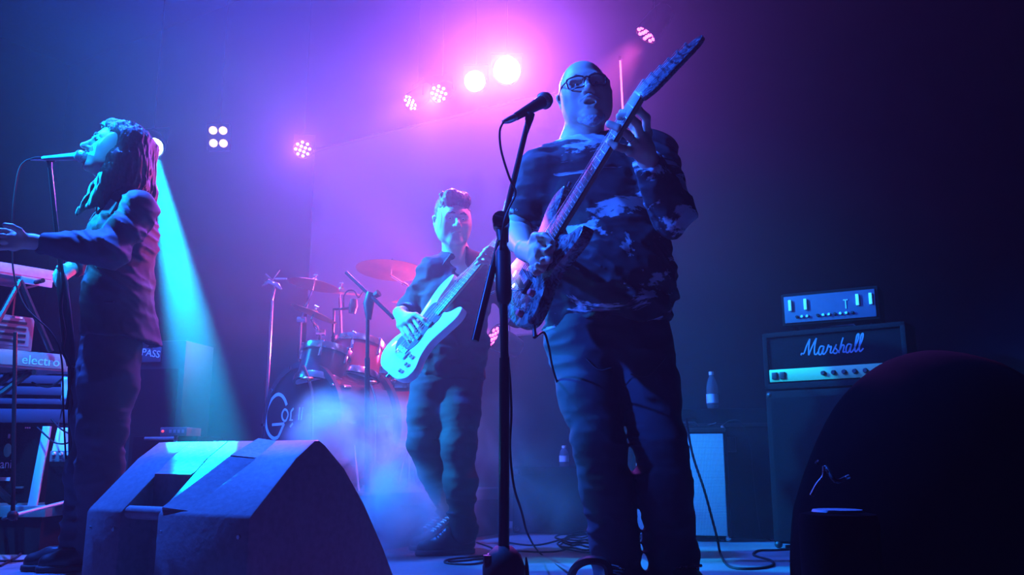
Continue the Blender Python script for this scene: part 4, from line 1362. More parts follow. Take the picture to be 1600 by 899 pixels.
cymbal('thin pink-lit cymbal seen nearly edge-on, tilting down to the right', P(490, 491, 4.7), (0.36, 0.04, 0.93), 0.135, foot_of(500, 4.95), bow=0.012, bell=0.014, boom=P(500, 520, 4.9))
cymbal('small dark cymbal low behind the bass player\'s picking hand', P(640, 472, 5.25), (0.0, -0.1, 1), 0.11, foot_of(652, 5.4))
cymbal('pink-lit cymbal partly hidden behind the small crash cymbal', P(532, 458, 5.35), (0.1, -0.12, 1), 0.13, foot_of(545, 5.5))
# empty cymbal stand at the far left with its folded arm
ft = on_riser(*foot_of(412, 4.95))
es = thing('empty_stand', 'slim chrome stand without a cymbal at the left edge of the drum kit', 'stand', ft, KIT)
MB().cyl(ft + ZV * 0.05, P(425, 470, 4.95), 0.011, 12).build('pole', CHROME, es, world=True)
MB().tube([P(425, 470, 4.95), P(429, 452, 4.95), P(427, 445, 4.95)], 0.007, 8).build('upper_pole', CHROME, es, world=True)
MB().tube([P(410, 447, 4.95), P(420, 440, 4.95), P(434, 446, 4.95), P(440, 453, 4.95)], [0.006, 0.015, 0.015, 0.006], 10).build('bracket', CHROME, es, world=True)
MB().tube([P(415, 428, 4.95), P(426, 438, 4.95), P(437, 422, 4.95)], 0.0045, 8).build('wing_nut', CHROME, es, world=True)
MB().tube([P(430, 436, 4.95), P(448, 436, 4.93)], 0.005, 8).build('arm', CHROME, es, world=True)
tripod(es, ft)

tom1, _ = drum('rack_tom', 'dark rack tom with cyan-lit chrome rim above the kick drum', P(512, 552, 4.82), (0.12, 0.30, 0.95), 0.135, 0.20, SHELL, SKINW, 6)
tom2, _ = drum('rack_tom', 'rack tom with a reddish shell at the right above the kick drum', P(560, 540, 5.0), (0.05, 0.30, 0.95), 0.145, 0.22, REDSH, SKINW, 6)
for t_, a_, b_ in ((tom1, P(517, 540, 4.95), P(498, 600, 4.92)), (tom2, P(548, 570, 5.08), P(520, 605, 5.0))):
    MB().tube([a_, a_.lerp(b_, 0.5) + Vector((0.0, 0.02, 0)), b_], 0.010, 10).build('mount_arm', CHROME, t_, world=True)
tom3, m3 = drum('small_tom', 'small red-lit tom hanging right of the dark microphone stand', P(590, 574, 5.05), (0.05, -0.12, 1), 0.10, 0.17, REDSH, SKINW, 6)
ft3, m4 = drum('floor_tom', 'red floor tom half hidden behind the bass player', P(601, 600, 5.15), (0.0, -0.05, 1), 0.20, 0.36, REDSH, SKINW, 8)
for k in range(3):
    a = 0.6 + 2 * math.pi * k / 3
    d = Vector((math.cos(a), math.sin(a), 0)) * 0.225
    c = P(601, 600, 5.15)
    lg = MB().tube([c + d - ZV * 0.12, Vector((c.x, c.y, rz + 0.03)) + d, Vector((c.x, c.y, rz + 0.01)) + d * 1.1], 0.006, 8).build('leg', CHROME, ft3, world=True)
    MB().sphere(tuple(Vector((c.x, c.y, rz + 0.014)) + d * 1.1), 0.013, 8).build('rubber_foot', RUBBER, lg, world=True)
p3_ = P(590, 600, 5.05)
MB().tube([P(590, 600, 5.15), P(583, 620, 5.2), Vector((P(583, 620, 5.2).x, 5.2, rz))], 0.009, 8).build('stand_pole', CHROME, tom3, world=True)
snare, _ = drum('snare_drum', 'snare drum with a chrome rim low in the middle of the kit', P(530, 612, 5.25), (0.0, -0.1, 1), 0.16, 0.13, STEEL, SKINW, 8)
sf = on_riser(P(530, 612, 5.25).x, 5.25)
MB().cyl(sf + ZV * 0.04, P(530, 612, 5.25) - ZV * 0.14, 0.011, 10).build('stand_pole', CHROME, snare, world=True)
tripod(snare, sf, 0.2, 0.2)
# bent chrome tubes with small round caps, in front of the drums (stand arms)
def arm_stand(px, top, bend, label, y):
    foot = on_riser(*foot_of(px, y))
    t = thing('percussion_stand', label, 'stand', foot, KIT)
    pts = [P(*q, y) for q in bend]
    MB().tube(smooth_pts(pts, 4), 0.009, 8).build('curved_tube', CHROME, t, world=True)
    MB().cyl(pts[-1], foot + ZV * 0.0, 0.009, 8).build('pole', CHROME, t, world=True)
    MB().lathe([(0.0, 0.012), (0.03, 0.008), (0.035, 0.0), (0.03, -0.006), (0, -0.008)], 20, Matrix.Translation(P(*top, y))).build('cap', BRASS, t, world=True)
    MB().tube([pts[-1] - Vector((0.01, 0, 0)), pts[-1] + Vector((0.07, 0, 0))], 0.005, 8).build('side_arm', CHROME, t, world=True)
    tripod(t, foot, 0.16, 0.16)
    return t
arm_stand(490, (480, 592), [(474, 572), (481, 590), (486, 605), (489, 622), (489, 645)], 'curved chrome stand with a pink-lit cap in front of the kick drum', 4.55)
arm_stand(587, (580, 598), [(578, 600), (583, 612), (587, 630), (587, 650)], 'curved chrome stand below the small red-lit tom', 4.75)

# dark overhead microphone stand standing in front of the kit
of_ = P(575, 790, 4.45)
of_.z = 0
oh = thing('boom_stand', 'tall dark boom microphone stand in front of the drums', 'microphone stand', of_)
tp = P(575, 462, 4.45)
MB().cyl(of_ + ZV * 0.05, P(574, 560, 4.45), 0.014, 12).build('pole', BLACKM, oh, world=True)
MB().cyl(P(574, 562, 4.45), tp, 0.010, 12).build('pole', BLACKM, oh, world=True)
MB().tube([P(576, 500, 4.45), P(576, 475, 4.45), P(580, 458, 4.45)], [0.014, 0.03, 0.026], 12).build('boom_joint', BLACKP, oh, world=True)
MB().tube([P(586, 462, 4.43), P(592, 458, 4.42)], [0.016, 0.02], 10).build('knob', BLACKP, oh, world=True)
MB().cyl(P(541, 426, 4.5), P(615, 497, 4.38), 0.010, 12).build('boom', BLACKM, oh, world=True)
tripod(oh, of_, 0.14, 0.3, m=BLACKM)
dm = thing('drum_microphone', 'small dark microphone with a looped cable above the toms', 'microphone', P(552, 478, 4.8))
MB().tube([P(520, 484, 4.8), P(548, 482, 4.8), P(556, 478, 4.8)], [0.007, 0.009, 0.02], 10).build('arm', BLACKM, dm, world=True)
MB().tube([P(550, 490, 4.8), P(552, 478, 4.8), P(553, 468, 4.8)], [0.02, 0.026, 0.02], 12).build('body', BLACKP, dm, world=True)
MB().tube(smooth_pts([P(537, 482, 4.8), P(537, 465, 4.8), P(543, 455, 4.8), P(553, 455, 4.8), P(560, 465, 4.8), P(566, 458, 4.8), P(572, 452, 4.8)], 5), 0.0045, 6).build('cable', RUBBER, dm, world=True)
MB().cyl(P(522, 484, 4.8), Vector((P(522, 484, 4.8).x, 4.8, rz)), 0.007, 8).build('pole', BLACKM, dm, world=True)

# ------------------------------------------------------------------ keyboards and cases at the left
kz = 0.215
kr = thing('keyboard_riser', 'low black riser under the keyboards at the far left', 'riser', P(60, 790, 4.05))
mb = MB()
mb.box((-2.97, 4.67, kz - 0.025), (1.7, 1.24, 0.05), bev=0.005)
mb.build('deck', mat('riser_grey', (0.12, 0.12, 0.13), 0.6, noise=0.3), kr, world=True)
MB().box((-2.97, 4.67, (kz - 0.05) / 2), (1.64, 1.18, kz - 0.05)).build('skirt', DRAPE, kr, world=True)
KD = Vector((0.60, 0.80, 0))
KNV = Vector((0.80, -0.60, 0))
def keyboard(label, right, L, D, H, body_m, tiltm=None, key=True):
    """right: lower right corner of its back panel; x runs left along the back, y up, z out of the back"""
    M = frame(right, -KD, y=ZV)
    if M.to_3x3().col[2].dot(KNV) < 0:
        M = frame(right, KD, y=ZV) @ Matrix.Translation((-L, 0, 0))
    t = thing('keyboard', label, 'keyboard', M)
    MB().box((L / 2, H / 2, -D / 2), (L, H, D), bev=0.008).build('case', body_m, t)
    bk = MB().box((L / 2, H / 2, 0.002), (L - 0.03, H - 0.025, 0.006), bev=0.002).build('back_panel', body_m, t)
    n = 36
    for k in range(n):
        MB().box((L * 0.06 + (L * 0.88) * (k + 0.5) / n, H + 0.004, -D + 0.075), (L * 0.88 / n * 0.92, 0.012, 0.14)).build('key', WHITEP, t) if k == 0 else None
    first = [o for o in t.children if o.name.startswith('key')][0]
    for k in range(1, n):
        o = first.copy()
        COL.objects.link(o)
        o.location = (L * 0.88 * k / n, 0, 0)
    return t, M
PALEB = mat('pale_grey_case', (0.16, 0.17, 0.19), 0.45, noise=0.1)
REDB = mat('red_case', (0.62, 0.30, 0.30), 0.4, noise=0.05)
k1, k1M = keyboard('pale keyboard on the top tier of the stand, seen from its back', P(84, 442, 4.25), 0.95, 0.3, 0.062, mat('grey_violet_case', (0.30, 0.29, 0.36), 0.5, noise=0.3, nscale=40))
k2, k2M = keyboard('keyboard lettered on its back, on the bright lower tier of the stand', P(106, 582, 4.25), 1.0, 0.3, 0.085, REDB)
text_part('electro', 'lettering', mat('cyan_white_print', (0.9, 0.95, 0.95), 0.4), k2, Matrix.Translation((0.865, 0.042, 0.006)), 0.062, 0.001, label='white lettering')
# small label plate under the top keyboard
lp = P(57, 441, 4.18)
pl = MB().box((0, 0, 0), (0.15, 0.036, 0.012), frame(lp, KD, y=ZV), 0.003).build('device', mat('grey_violet_case', (0.30, 0.29, 0.36), 0.5))
rebase(pl, lp)
tag(pl, 'small pale box hanging just under the top keyboard', 'box')
# keyboard stand
kb = thing('keyboard_stand', 'black double-braced stand holding the two keyboards', 'stand', (k2M @ Vector((0.5, 0, -0.15))).to_2d().to_3d() + ZV * kz)
def kpt(x, z, h):
    q = k2M @ Vector((x, 0, z))
    return Vector((q.x, q.y, h))
zt = k1M.translation.z
zb = k2M.translation.z
for z in (-0.05, -0.25):
    MB().tube([kpt(0.16, z, kz), kpt(0.84, z, zb - 0.012)], 0.016, 8).build('leg', BLACKM, kb, world=True)
    MB().tube([kpt(0.84, z, kz), kpt(0.16, z, zb - 0.012)], 0.016, 8).build('leg', BLACKM, kb, world=True)
for x in (0.16, 0.84):
    MB().tube([kpt(x, 0.0, zb - 0.012), kpt(x, -0.30, zb - 0.012)], 0.012, 8).build('arm', BLACKM, kb, world=True)
    MB().tube([kpt(x, -0.29, zb - 0.012), kpt(x, -0.31, zb + 0.2), kpt(x, -0.31, zt - 0.014), kpt(x, -0.01, zt - 0.014)], 0.012, 8).build('tier_arm', BLACKM, kb, world=True)
MB().tube([kpt(0.9, 0.02, zb + 0.09), kpt(0.74, -0.02, zt - 0.03)], 0.014, 8).build('brace', BLACKM, kb, world=True)
MB().tube([kpt(0.6, 0.02, zb + 0.09), kpt(0.74, -0.02, zt - 0.03)], 0.014, 8).build('brace', BLACKM, kb, world=True)
# pale box on the lower tier between keyboards, with thin white strips on it
mx = k2M @ Vector((0.66, 0.0865, -0.17))
mM = frame(mx, KD, y=ZV)
mixr = thing('mixer', 'small mixing desk standing on the lower keyboard', 'mixer', mM)
MB().box((0, 0.09, 0), (0.40, 0.17, 0.16), bev=0.01).build('case', mat('mixer_grey', (0.10, 0.10, 0.12), 0.5, noise=0.2), mixr)
mf = MB().box((0, 0.095, 0.082), (0.36, 0.13, 0.004)).build('face', mat('mixer_face', (0.16, 0.16, 0.19), 0.5, noise=0.2), mixr)
for k in range(4):
    MB().box((0.02, 0.05 + 0.03 * k, 0.086), (0.28, 0.012, 0.006)).build('slot_row', BLACKP, mf)
for x in (-0.12, -0.06, 0.12):
    MB().box((x, 0.165, 0.086), (0.035, 0.008, 0.004)).build('strip', WHITEP, mixr)

# slatted pale case below the keyboards
scs = P(-40, 662, 4.75)
sM = frame(Vector((scs.x, scs.y, 0)), Vector((0.97, 0.24, 0)), y=ZV)
slat_case = thing('slatted_rack', 'pale rack with dark horizontal gaps under the keyboards', 'rack', sM @ Matrix.Translation((0, kz, 0)))
MB().box((0.25, 0.24, -0.2), (0.50, 0.48, 0.36), bev=0.006).build('body', BLACKP, slat_case)
for k in range(5):
    y0 = P(40, (655, 632, 615, 597, 585)[k], 4.75).z - kz
    MB().box((0.25, y0 + 0.02, -0.012), (0.47, (0.075, 0.03, 0.045, 0.045, 0.02)[k], 0.016), bev=0.002).build('slat', PALEB, slat_case)
# black case with a green pear emblem and lettering
cs = P(-55, 775, 4.30)
cM = frame(Vector((cs.x, 4.3, kz)), Vector((0.995, 0.1, 0)), y=ZV)
case = thing('equipment_case', 'black equipment case with green pear emblem and white lettering, far left', 'case', cM)
cwid, chei = 0.345, 0.385
MB().box((cwid / 2, chei / 2, -0.2), (cwid, chei, 0.38), bev=0.012).build('shell', TOLEX, case)
def cpt(x, y):
    return ray_plane(x, y, cM, 0.0)
def on_case(px, py):
    x, y = cpt(px, py)
    return x, y
mb = MB()
ex, ey = on_case(12, 704)
mb.lathe([(0.0, -0.006), (0.014, -0.005), (0.022, 0.0), (0.022, 0.004), (0, 0.006)], 22, Matrix.Translation((ex, ey, 0.0)) @ Matrix.Diagonal((0.85, 1.5, 0.5, 1)))
em = mb.build('pear_emblem', mat('pear_green', (0.16, 0.50, 0.32), 0.5), case, label='green pear-shaped emblem')
sx_, sy_ = on_case(14, 682)
MB().box((sx_, sy_, 0.0), (0.009, 0.022, 0.006), bev=0.002).build('emblem_stem', mat('stem_grey', (0.3, 0.3, 0.35), 0.5), case)
tx, ty = on_case(-5, 726)
text_part('ompani', 'lettering', mat('white_print', (0.75, 0.8, 0.85), 0.5), case, Matrix.Translation((tx, ty, 0.003)), 0.062, 0.001, sx=0.78)
lx, ly = on_case(6, 749)
MB().box((lx, ly, 0.001), (0.058, 0.018, 0.006), bev=0.001).build('label_plate', mat('pale_label', (0.6, 0.65, 0.7), 0.6), case)
hx, hy = on_case(28, 762)
MB().box((hx, hy, 0.004), (0.055, 0.010, 0.012), bev=0.002).build('latch', STEEL, case)
for q in range(3):
    dx, dy = on_case(40 + 3.2 * q, 669)
    MB().sphere((dx, dy, 0.0), 0.004, 8).build('led', WHITEP, case)
# small amplifier with a pale side board and a lit sloping panel
ao = P(75, 777, 4.12)
aM = frame(Vector((ao.x, 4.12, kz)), Vector((0.99, 0.14, 0)), y=ZV)
am = thing('keyboard_amplifier', 'small amplifier with a bright cyan-lit top panel beside the equipment case', 'amplifier', aM)
MB().box((0.075, 0.10, -0.1), (0.17, 0.20, 0.22), bev=0.008).build('cabinet', TOLEX, am)
MB().box((0.075, 0.10, 0.012), (0.14, 0.15, 0.006), bev=0.003).build('grille', GRILLEB, am)
mb = MB()
mb.prism([(0.0, 0.0), (0.16, 0.0), (0.16, 0.12), (0.0, 0.12)], Vector((1, 0, 0)), Vector((0, 0.93, -0.36)), Vector((0, 0.36, 0.93)), (-0.005, 0.245, 0.0), -0.01, 0.0, 0.002)
mb.build('sloping_panel', mat('pale_panel', (0.8, 0.82, 0.85), 0.45, noise=0.05), am)
cp_ = MB().box((0.075, 0.222, 0.0), (0.165, 0.05, 0.02), bev=0.003).build('control_panel', mat('mixer_face', (0.16, 0.16, 0.19), 0.5), am)
for k in range(5):
    MB().lathe([(0.0085, 0.0), (0.0085, 0.005), (0.006, 0.016), (0, 0.016)], 12, Matrix.Translation((0.012 + 0.031 * k, 0.234, 0.009))).build('knob', WHITEP, cp_)
    MB().box((0.012 + 0.031 * k, 0.207, 0.011), (0.010, 0.007, 0.006)).build('button', STEEL, cp_)
mb = MB()
mb.prism([(-0.045, 0.36), (-0.01, 0.36), (-0.035, 0.0), (-0.075, 0.0)], Vector((1, 0, 0)), Vector((0, 1, 0)), Vector((0, 0, 1)), (0, 0, 0.03), -0.02, 0.0, 0.003)
mb.build('side_board', mat('pale_board', (0.72, 0.74, 0.76), 0.5, noise=0.06), am)
for p0, p1 in (((80, 655), (113, 690)), ((112, 655), (90, 690)), ((60, 675), (85, 690))):
    pass
cable('amplifier_lead', [P(58, 668, 4.05), P(75, 684, 4.02), P(85, 692, 4.02), P(100, 694, 4.02), P(112, 690, 4.02)], 0.004, 'dark lead drooping across the cyan-lit amplifier panel')
cable('amplifier_lead', [P(80, 655, 4.1), P(92, 668, 4.03), P(104, 676, 4.03), P(118, 680, 4.03)], 0.004, 'dark lead crossing the top of the cyan-lit amplifier panel')
cable('hanging_cable', [P(108, 588, 4.2), P(98, 592, 4.18), P(80, 604, 4.18), P(62, 603, 4.18), P(50, 598, 4.2)], 0.005, 'pale cable sagging under the lettered keyboard')
cable('hanging_cable', [P(107, 592, 4.15), P(97, 640, 4.15), P(94, 655, 4.15), P(90, 668, 4.1)], 0.003, 'thin pale cable hanging beside the white cloth')
# white cloth hanging at the end of the keyboard
cl_ = P(101, 608, 4.02)
mb = MB()
vs, fs = [], []
for i in range(7):
    for j in range(5):
        yy = 0.055 - 0.11 * i / 6
        vs.append((-0.012 + 0.008 * j - 0.004 * math.sin(i), 0.006 * math.sin(j * 1.9 + i * 0.5), yy))
for i in range(6):
    for j in range(4):
        a = i * 5 + j
        fs.append((a, a + 1, a + 6, a + 5))
mb.add(vs, fs, Matrix.Translation(cl_))
tw = mb.build('cloth', mat('white_cloth', (0.85, 0.86, 0.88), 0.8), None)
sol = tw.modifiers.new('thickness', 'SOLIDIFY')
sol.thickness = 0.006
rebase(tw, cl_)
tag(tw, 'narrow white cloth hanging brightly lit below the end of the lettered keyboard', 'cloth')

# dark pole and tripod at the far left
po = PZ(20, 808, 0.0)
po = P(20, 806, 3.75)
tb = thing('tripod_stand', 'slim stand at the far left with its tripod legs on the floor', 'stand', Vector((po.x, po.y, 0)))
MB().tube([po, P(22, 640, 3.78), P(24, 520, 3.8)], 0.009, 10).build('pole', BLACKM, tb, world=True)
MB().sphere(tuple(po), 0.022, 10).build('hub', BLACKP, tb, world=True)
for e in (PZ(37, 829, 0.008), P(118, 781, 4.0) - ZV * 0.0, PZ(-40, 826, 0.008)):
    lg = MB().tube([po, e], 0.008, 8).build('leg', STEEL, tb, world=True)
    MB().sphere(tuple(e), 0.012, 8).build('rubber_foot', RUBBER, lg, world=True)
# pedal board by the singer's shoe
pb_ = PZ(88, 822, 0.0)
pd = thing('effects_pedal', 'flat effects pedal board with purple glints behind the singer\'s shoe', 'pedal', pb_)
MB().box((0, 0, 0.02), (0.16, 0.09, 0.04), bev=0.006).build('case', mat('pedal_violet', (0.25, 0.18, 0.32), 0.4, 0.4, noise=0.2), pd)
for k in range(4):
    MB().cyl((-0.055 + 0.037 * k, -0.01, 0.04), (-0.055 + 0.037 * k, -0.01, 0.055), 0.008, 10).build('switch', CHROME, pd)

# cabinet with stencilled word behind the singer, rack case, clamp stand
qo = P(196, 700, 5.0)
qM = frame(Vector((qo.x - 0.02, 5.05, 0.0)), Vector((0.985, -0.17, 0)), y=ZV)
pc = thing('speaker_cabinet', 'dark cabinet stencilled with PASS behind the singer\'s hip', 'speaker', qM)
ph = P(225, 532, 5.0).z
MB().box((0.16, ph / 2, -0.16), (0.34, ph, 0.32), bev=0.012).build('cabinet', mat('dark_blue_cabinet', (0.012, 0.012, 0.016), 0.7, noise=0.2, spec=0.2), pc)
MB().box((0.16, ph / 2 - 0.04, 0.004), (0.27, ph - 0.25, 0.010), bev=0.004).build('grille', GRILLEB, pc)
x_, y_ = ray_plane(237, 553, qM, 0.0)
pp = MB().box((x_ + 0.0, y_, 0.003), (0.13, 0.10, 0.010), bev=0.003).build('label_panel', mat('panel_dark', (0.08, 0.08, 0.10), 0.5), pc)
text_part('PASS', 'lettering', mat('white_print_dim', (0.85, 0.85, 0.9), 0.5), pc, Matrix.Translation((x_, y_, 0.009)) @ Matrix.Rotation(math.radians(-9), 4, 'Z'), 0.058, 0.001)
MB().tube([qM @ Vector((x_ + 0.0, y_ + 0.05, 0.012)), qM @ Vector((x_ + 0.015, y_ + 0.10, 0.012))], 0.006, 8).build('strap', PALEB, pc, world=True)
ro = P(202, 705, 4.35)
rM = frame(Vector((ro.x, 4.4, 0.0)), Vector((0.99, -0.1, 0)), y=ZV)
rack = thing('rack_case', 'low rack case with a small red light behind the floor monitor', 'case', rM)
rh = P(230, 682, 4.4).z
MB().box((0.16, rh / 2, -0.15), (0.34, rh, 0.3), bev=0.01).build('shell', TOLEX, rack)
MB().tube([(0.06, rh - 0.012, 0.012), (0.17, rh - 0.012, 0.016), (0.22, rh - 0.01, 0.012)], 0.008, 8).build('handle', STEEL, rack)
MB().box((0.225, rh - 0.012, 0.01), (0.022, 0.035, 0.02), bev=0.003).build('latch', CHROME, rack)
un = MB().box((0.2, rh + 0.022, -0.08), (0.14, 0.044, 0.16), bev=0.004)
ug = un.build('receiver', mat('receiver_grey', (0.18, 0.19, 0.2), 0.4, 0.3), rack)
MB().sphere((0.145, rh + 0.024, 0.002), 0.007, 10).build('red_lamp', mat('red_led', (0.6, 0.05, 0.05), 0.3, emit=(1.0, 0.08, 0.12), emit_s=1.2), ug)
for k in range(4):
    MB().box((0.185 + 0.022 * k, rh + 0.024, 0.001), (0.012, 0.016, 0.004)).build('display', mat('display_grey', (0.35, 0.37, 0.4), 0.4), ug)
cs_ = P(190, 790, 4.0)
cst = thing('clamp_stand', 'slim stand with violet-lit clamps beside the singer\'s knee', 'stand', Vector((P(187, 760, 4.0).x, 4.0, 0)))
MB().cyl(Vector((P(187, 760, 4.0).x, 4.0, 0.02)), P(192, 662, 4.0), 0.010, 10).build('pole', STEEL, cst, world=True)
MB().lathe([(0.10, 0.0), (0.10, 0.012), (0.02, 0.025), (0, 0.025)], 20, Matrix.Translation((P(187, 760, 4.0).x, 4.0, 0))).build('base', BLACKM, cst, world=True)
for (x, y, w, h) in ((190, 636, 0.03, 0.02), (183, 652, 0.035, 0.022), (194, 655, 0.02, 0.03), (195, 645, 0.018, 0.012)):
    MB().box(tuple(P(x, y, 3.99)), (w, 0.03, h), bev=0.003).build('clamp', CHROME, cst, world=True)
MB().cyl(P(192, 664, 4.0), P(190, 630, 4.0), 0.006, 8).build('rod', CHROME, cst, world=True)
MB().sphere(tuple(P(186, 627, 3.99)), 0.012, 10).build('knob', WHITEP, cst, world=True)

# singer's microphone stand
sb_ = PZ(119, 838, 0.0)
sb_.y = 3.62
sms = thing('microphone_stand', 'dark cable-wrapped microphone stand in front of the singer\'s jacket', 'microphone stand', Vector((P(117, 838, 3.62).x, 3.62, 0)))
fb_ = Vector((P(117, 838, 3.62).x, 3.62, 0.02))
MB().cyl(fb_, P(111, 575, 3.5), 0.013, 12).build('pole', BLACKM, sms, world=True)
MB().cyl(P(111, 577, 3.5), P(78, 262, 3.44), 0.009, 12).build('pole', BLACKM, sms, world=True)
MB().tube([P(111, 572, 3.5), P(108, 548, 3.49), P(97, 440, 3.47), P(95, 426, 3.47)], [0.016, 0.024, 0.022, 0.013], 14).build('clutch', BLACKP, sms, world=True)
MB().lathe([(0.13, 0.0), (0.13, 0.015), (0.03, 0.035), (0, 0.035)], 26, Matrix.Translation((fb_.x, fb_.y, 0))).build('base', BLACKM, sms, world=True)
MB().tube([P(78, 262, 3.44), P(77, 252, 3.44), P(84, 248, 3.44)], [0.01, 0.013, 0.014], 10).build('mic_clip', BLACKP, sms, world=True)
smc = thing('microphone', 'pale cyan-lit vocal microphone at the singer\'s lips', 'microphone', P(95, 247, 3.44))
mic(smc, [P(66, 248, 3.44), P(126, 244, 3.37)], mat('mic_body_silver', (0.5, 0.5, 0.53), 0.35, 0.6), weave('mic_mesh_light', (0.7, 0.7, 0.72), 0.4, 0.7, 420), 0.014, 0.024)
MB().tube([P(70, 248, 3.44), P(56, 248, 3.44), P(48, 249, 3.44)], [0.010, 0.0095, 0.005], 12).build('connector', CHROME, smc, world=True)
cable('microphone_cable', [P(49, 249, 3.44), P(40, 252, 3.44), P(30, 265, 3.44), P(24, 295, 3.44), P(20, 335, 3.44), P(19, 380, 3.46), P(22, 430, 3.46), P(40, 480, 3.45), P(80, 520, 3.45), P(96, 560, 3.46), P(99, 640, 3.5), P(104, 740, 3.55), P(108, 830, 3.55), PZ(100, 862, 0.006), PZ(50, 880, 0.006)], 0.0036, 'thin cable dropping from the singer\'s microphone past his hand')
cable('stand_cable', [P(95, 405, 3.42), P(99, 440, 3.42), P(95, 480, 3.42), P(101, 520, 3.42), P(98, 548, 3.42), P(110, 580, 3.45), P(104, 640, 3.5)], 0.006, 'dark cable wrapped round the singer\'s microphone stand')

# ------------------------------------------------------------------ people
class Head:
    def __init__(s, o, f, u, sc=1.0):
        s.o = np.array(o, float)
        f = np.array(f, float)
        f /= np.linalg.norm(f)
        u = np.array(u, float)
        u = u - f * (u @ f)
        u /= np.linalg.norm(u)
        s.f, s.u, s.r, s.k = f, u, np.cross(f, u), sc
        s.R = np.stack([s.r, s.f, s.u], 1)
    def w(s, a, b, c):
        return s.o + s.k * (a * s.r + b * s.f + c * s.u)
    def M(s, a=0, b=0, c=0):
        M = Matrix([[*map(float, row)] for row in s.R]).to_4x4()
        M.translation = Vector(s.w(a, b, c))
        return M
def add_head(S, H, neck, nr=(0.056, 0.066), mouth=0.0, nose=1.0, jaw=0.0, lids=0.004):
    k = H.k
    w, R = H.w, H.R
    E = lambda a, b, c, r, kk=0.015, op='add': S.ell(w(a, b, c), np.array(r) * k, R, kk * k, op)
    Cn = lambda p, q, ra, rb, kk=0.012, op='add': S.cone(w(*p), w(*q), ra * k, rb * k, kk * k, None, op)
    E(0, -0.014, 0.034, (0.076, 0.098, 0.086), 0.0)
    E(0, 0.030, -0.020, (0.064, 0.066, 0.080), 0.03)
    for sg in (-1, 1):
        Cn((sg * 0.056, 0.0, -0.045 - jaw * 0.4), (sg * 0.018, 0.076, -0.098 - jaw), 0.018, 0.017, 0.03)
        E(sg * 0.040, 0.060, -0.022, (0.026, 0.024, 0.024), 0.03)
        E(sg * 0.066, 0.02, 0.0, (0.012, 0.04, 0.04), 0.03)
    E(0, 0.030, -0.07 - jaw * 0.6, (0.05, 0.052, 0.036), 0.03)
    E(0, 0.082, -0.100 - jaw, (0.020, 0.016, 0.016), 0.025)
    Cn((-0.032, 0.076, 0.024), (0.032, 0.076, 0.024), 0.013, 0.013, 0.025)
    E(0, 0.086, -0.058 - jaw * 0.4, (0.026, 0.014, 0.026), 0.02)
    for sg in (-1, 1):
        E(sg * 0.031, 0.097, 0.004, (0.017, 0.016, 0.012), 0.016, 'sub')
        E(sg * 0.031, 0.074, 0.003, (0.0145, 0.0135, 0.0125), 0.004)
        if lids:
            E(sg * 0.031, 0.089, 0.003, (0.0115, 0.012, lids), 0.002, 'sub')
        Cn((sg * 0.046, 0.078, 0.019), (sg * 0.014, 0.090, 0.019), 0.0065, 0.0075, 0.01)
        E(sg * 0.046, 0.034, -0.055 - jaw * 0.5, (0.022, 0.040, 0.040), 0.035)
    Cn((0, 0.088, 0.016), (0, 0.110 + 0.006 * nose, -0.026), 0.0075, 0.0105, 0.012)
    E(0, 0.112 + 0.006 * nose, -0.030, (0.0115, 0.011, 0.010), 0.010)
    for sg in (-1, 1):
        E(sg * 0.0125, 0.102, -0.033, (0.0075, 0.010, 0.0075), 0.008)
        E(sg * 0.0065, 0.108, -0.0415, (0.0038, 0.006, 0.004), 0.004, 'sub')
    # lips
    up = -0.056
    lo = -0.068 - jaw * 0.9 - mouth
    for pts, r in (([(-0.024, 0.086, (up + lo) / 2 + 0.001), (-0.011, 0.097, up + 0.001), (0, 0.0985, up - 0.001), (0.011, 0.097, up + 0.001), (0.024, 0.086, (up + lo) / 2 + 0.001)], 0.0052), ([(-0.022, 0.086, (up + lo) / 2 - 0.001), (-0.010, 0.095, lo), (0.010, 0.095, lo), (0.022, 0.086, (up + lo) / 2 - 0.001)], 0.0062)):
        for p, q in zip(pts, pts[1:]):
            Cn(p, q, r, r, 0.005)
    if mouth > 0.003:
        E(0, 0.094, (up + lo) / 2, (0.017, 0.022, max(0.003, (up - lo) / 2 - 0.005)), 0.004, 'sub')
    else:
        Cn((-0.020, 0.098, (up + lo) / 2), (0.020, 0.098, (up + lo) / 2), 0.002, 0.002, 0.004, 'sub')
    # ears
    for sg in (-1, 1):
        Cn((sg * 0.077, -0.004, 0.014), (sg * 0.083, -0.016, 0.012), 0.010, 0.009, 0.006)
        Cn((sg * 0.083, -0.016, 0.012), (sg * 0.078, -0.006, -0.028), 0.010, 0.009, 0.008)
        E(sg * 0.084, -0.003, -0.002, (0.007, 0.010, 0.016), 0.005, 'sub')
    # neck with windpipe
    S.cone(w(0, -0.022, -0.045), neck, nr[0] * k, nr[1] * k, 0.03)
    S.cone(w(0, 0.028, -0.11), np.array(neck) + H.f * 0.02, 0.026 * k, 0.03 * k, 0.03)
def eyes(H, parent, iris=(0.12, 0.08, 0.05), look=(0, 1, 0), dy=0.0):
    ew = mat('eye_white', (0.8, 0.8, 0.78), 0.2)
    ei = mat('eye_iris', iris, 0.15)
    for sg in (-1, 1):
        c = Vector(H.w(sg * 0.031, 0.0738 + dy, 0.003))
        e = MB().sphere(tuple(c), 0.0118 * H.k, 16).build('eye', ew, parent, world=True)
        d = Vector(H.R @ np.array(look, float)).normalized()
        MB().lathe([(0.0052 * H.k, 0.0103 * H.k), (0.003 * H.k, 0.0119 * H.k), (0, 0.0124 * H.k)], 14, zframe(c, d)).build('iris', ei, e, world=True)
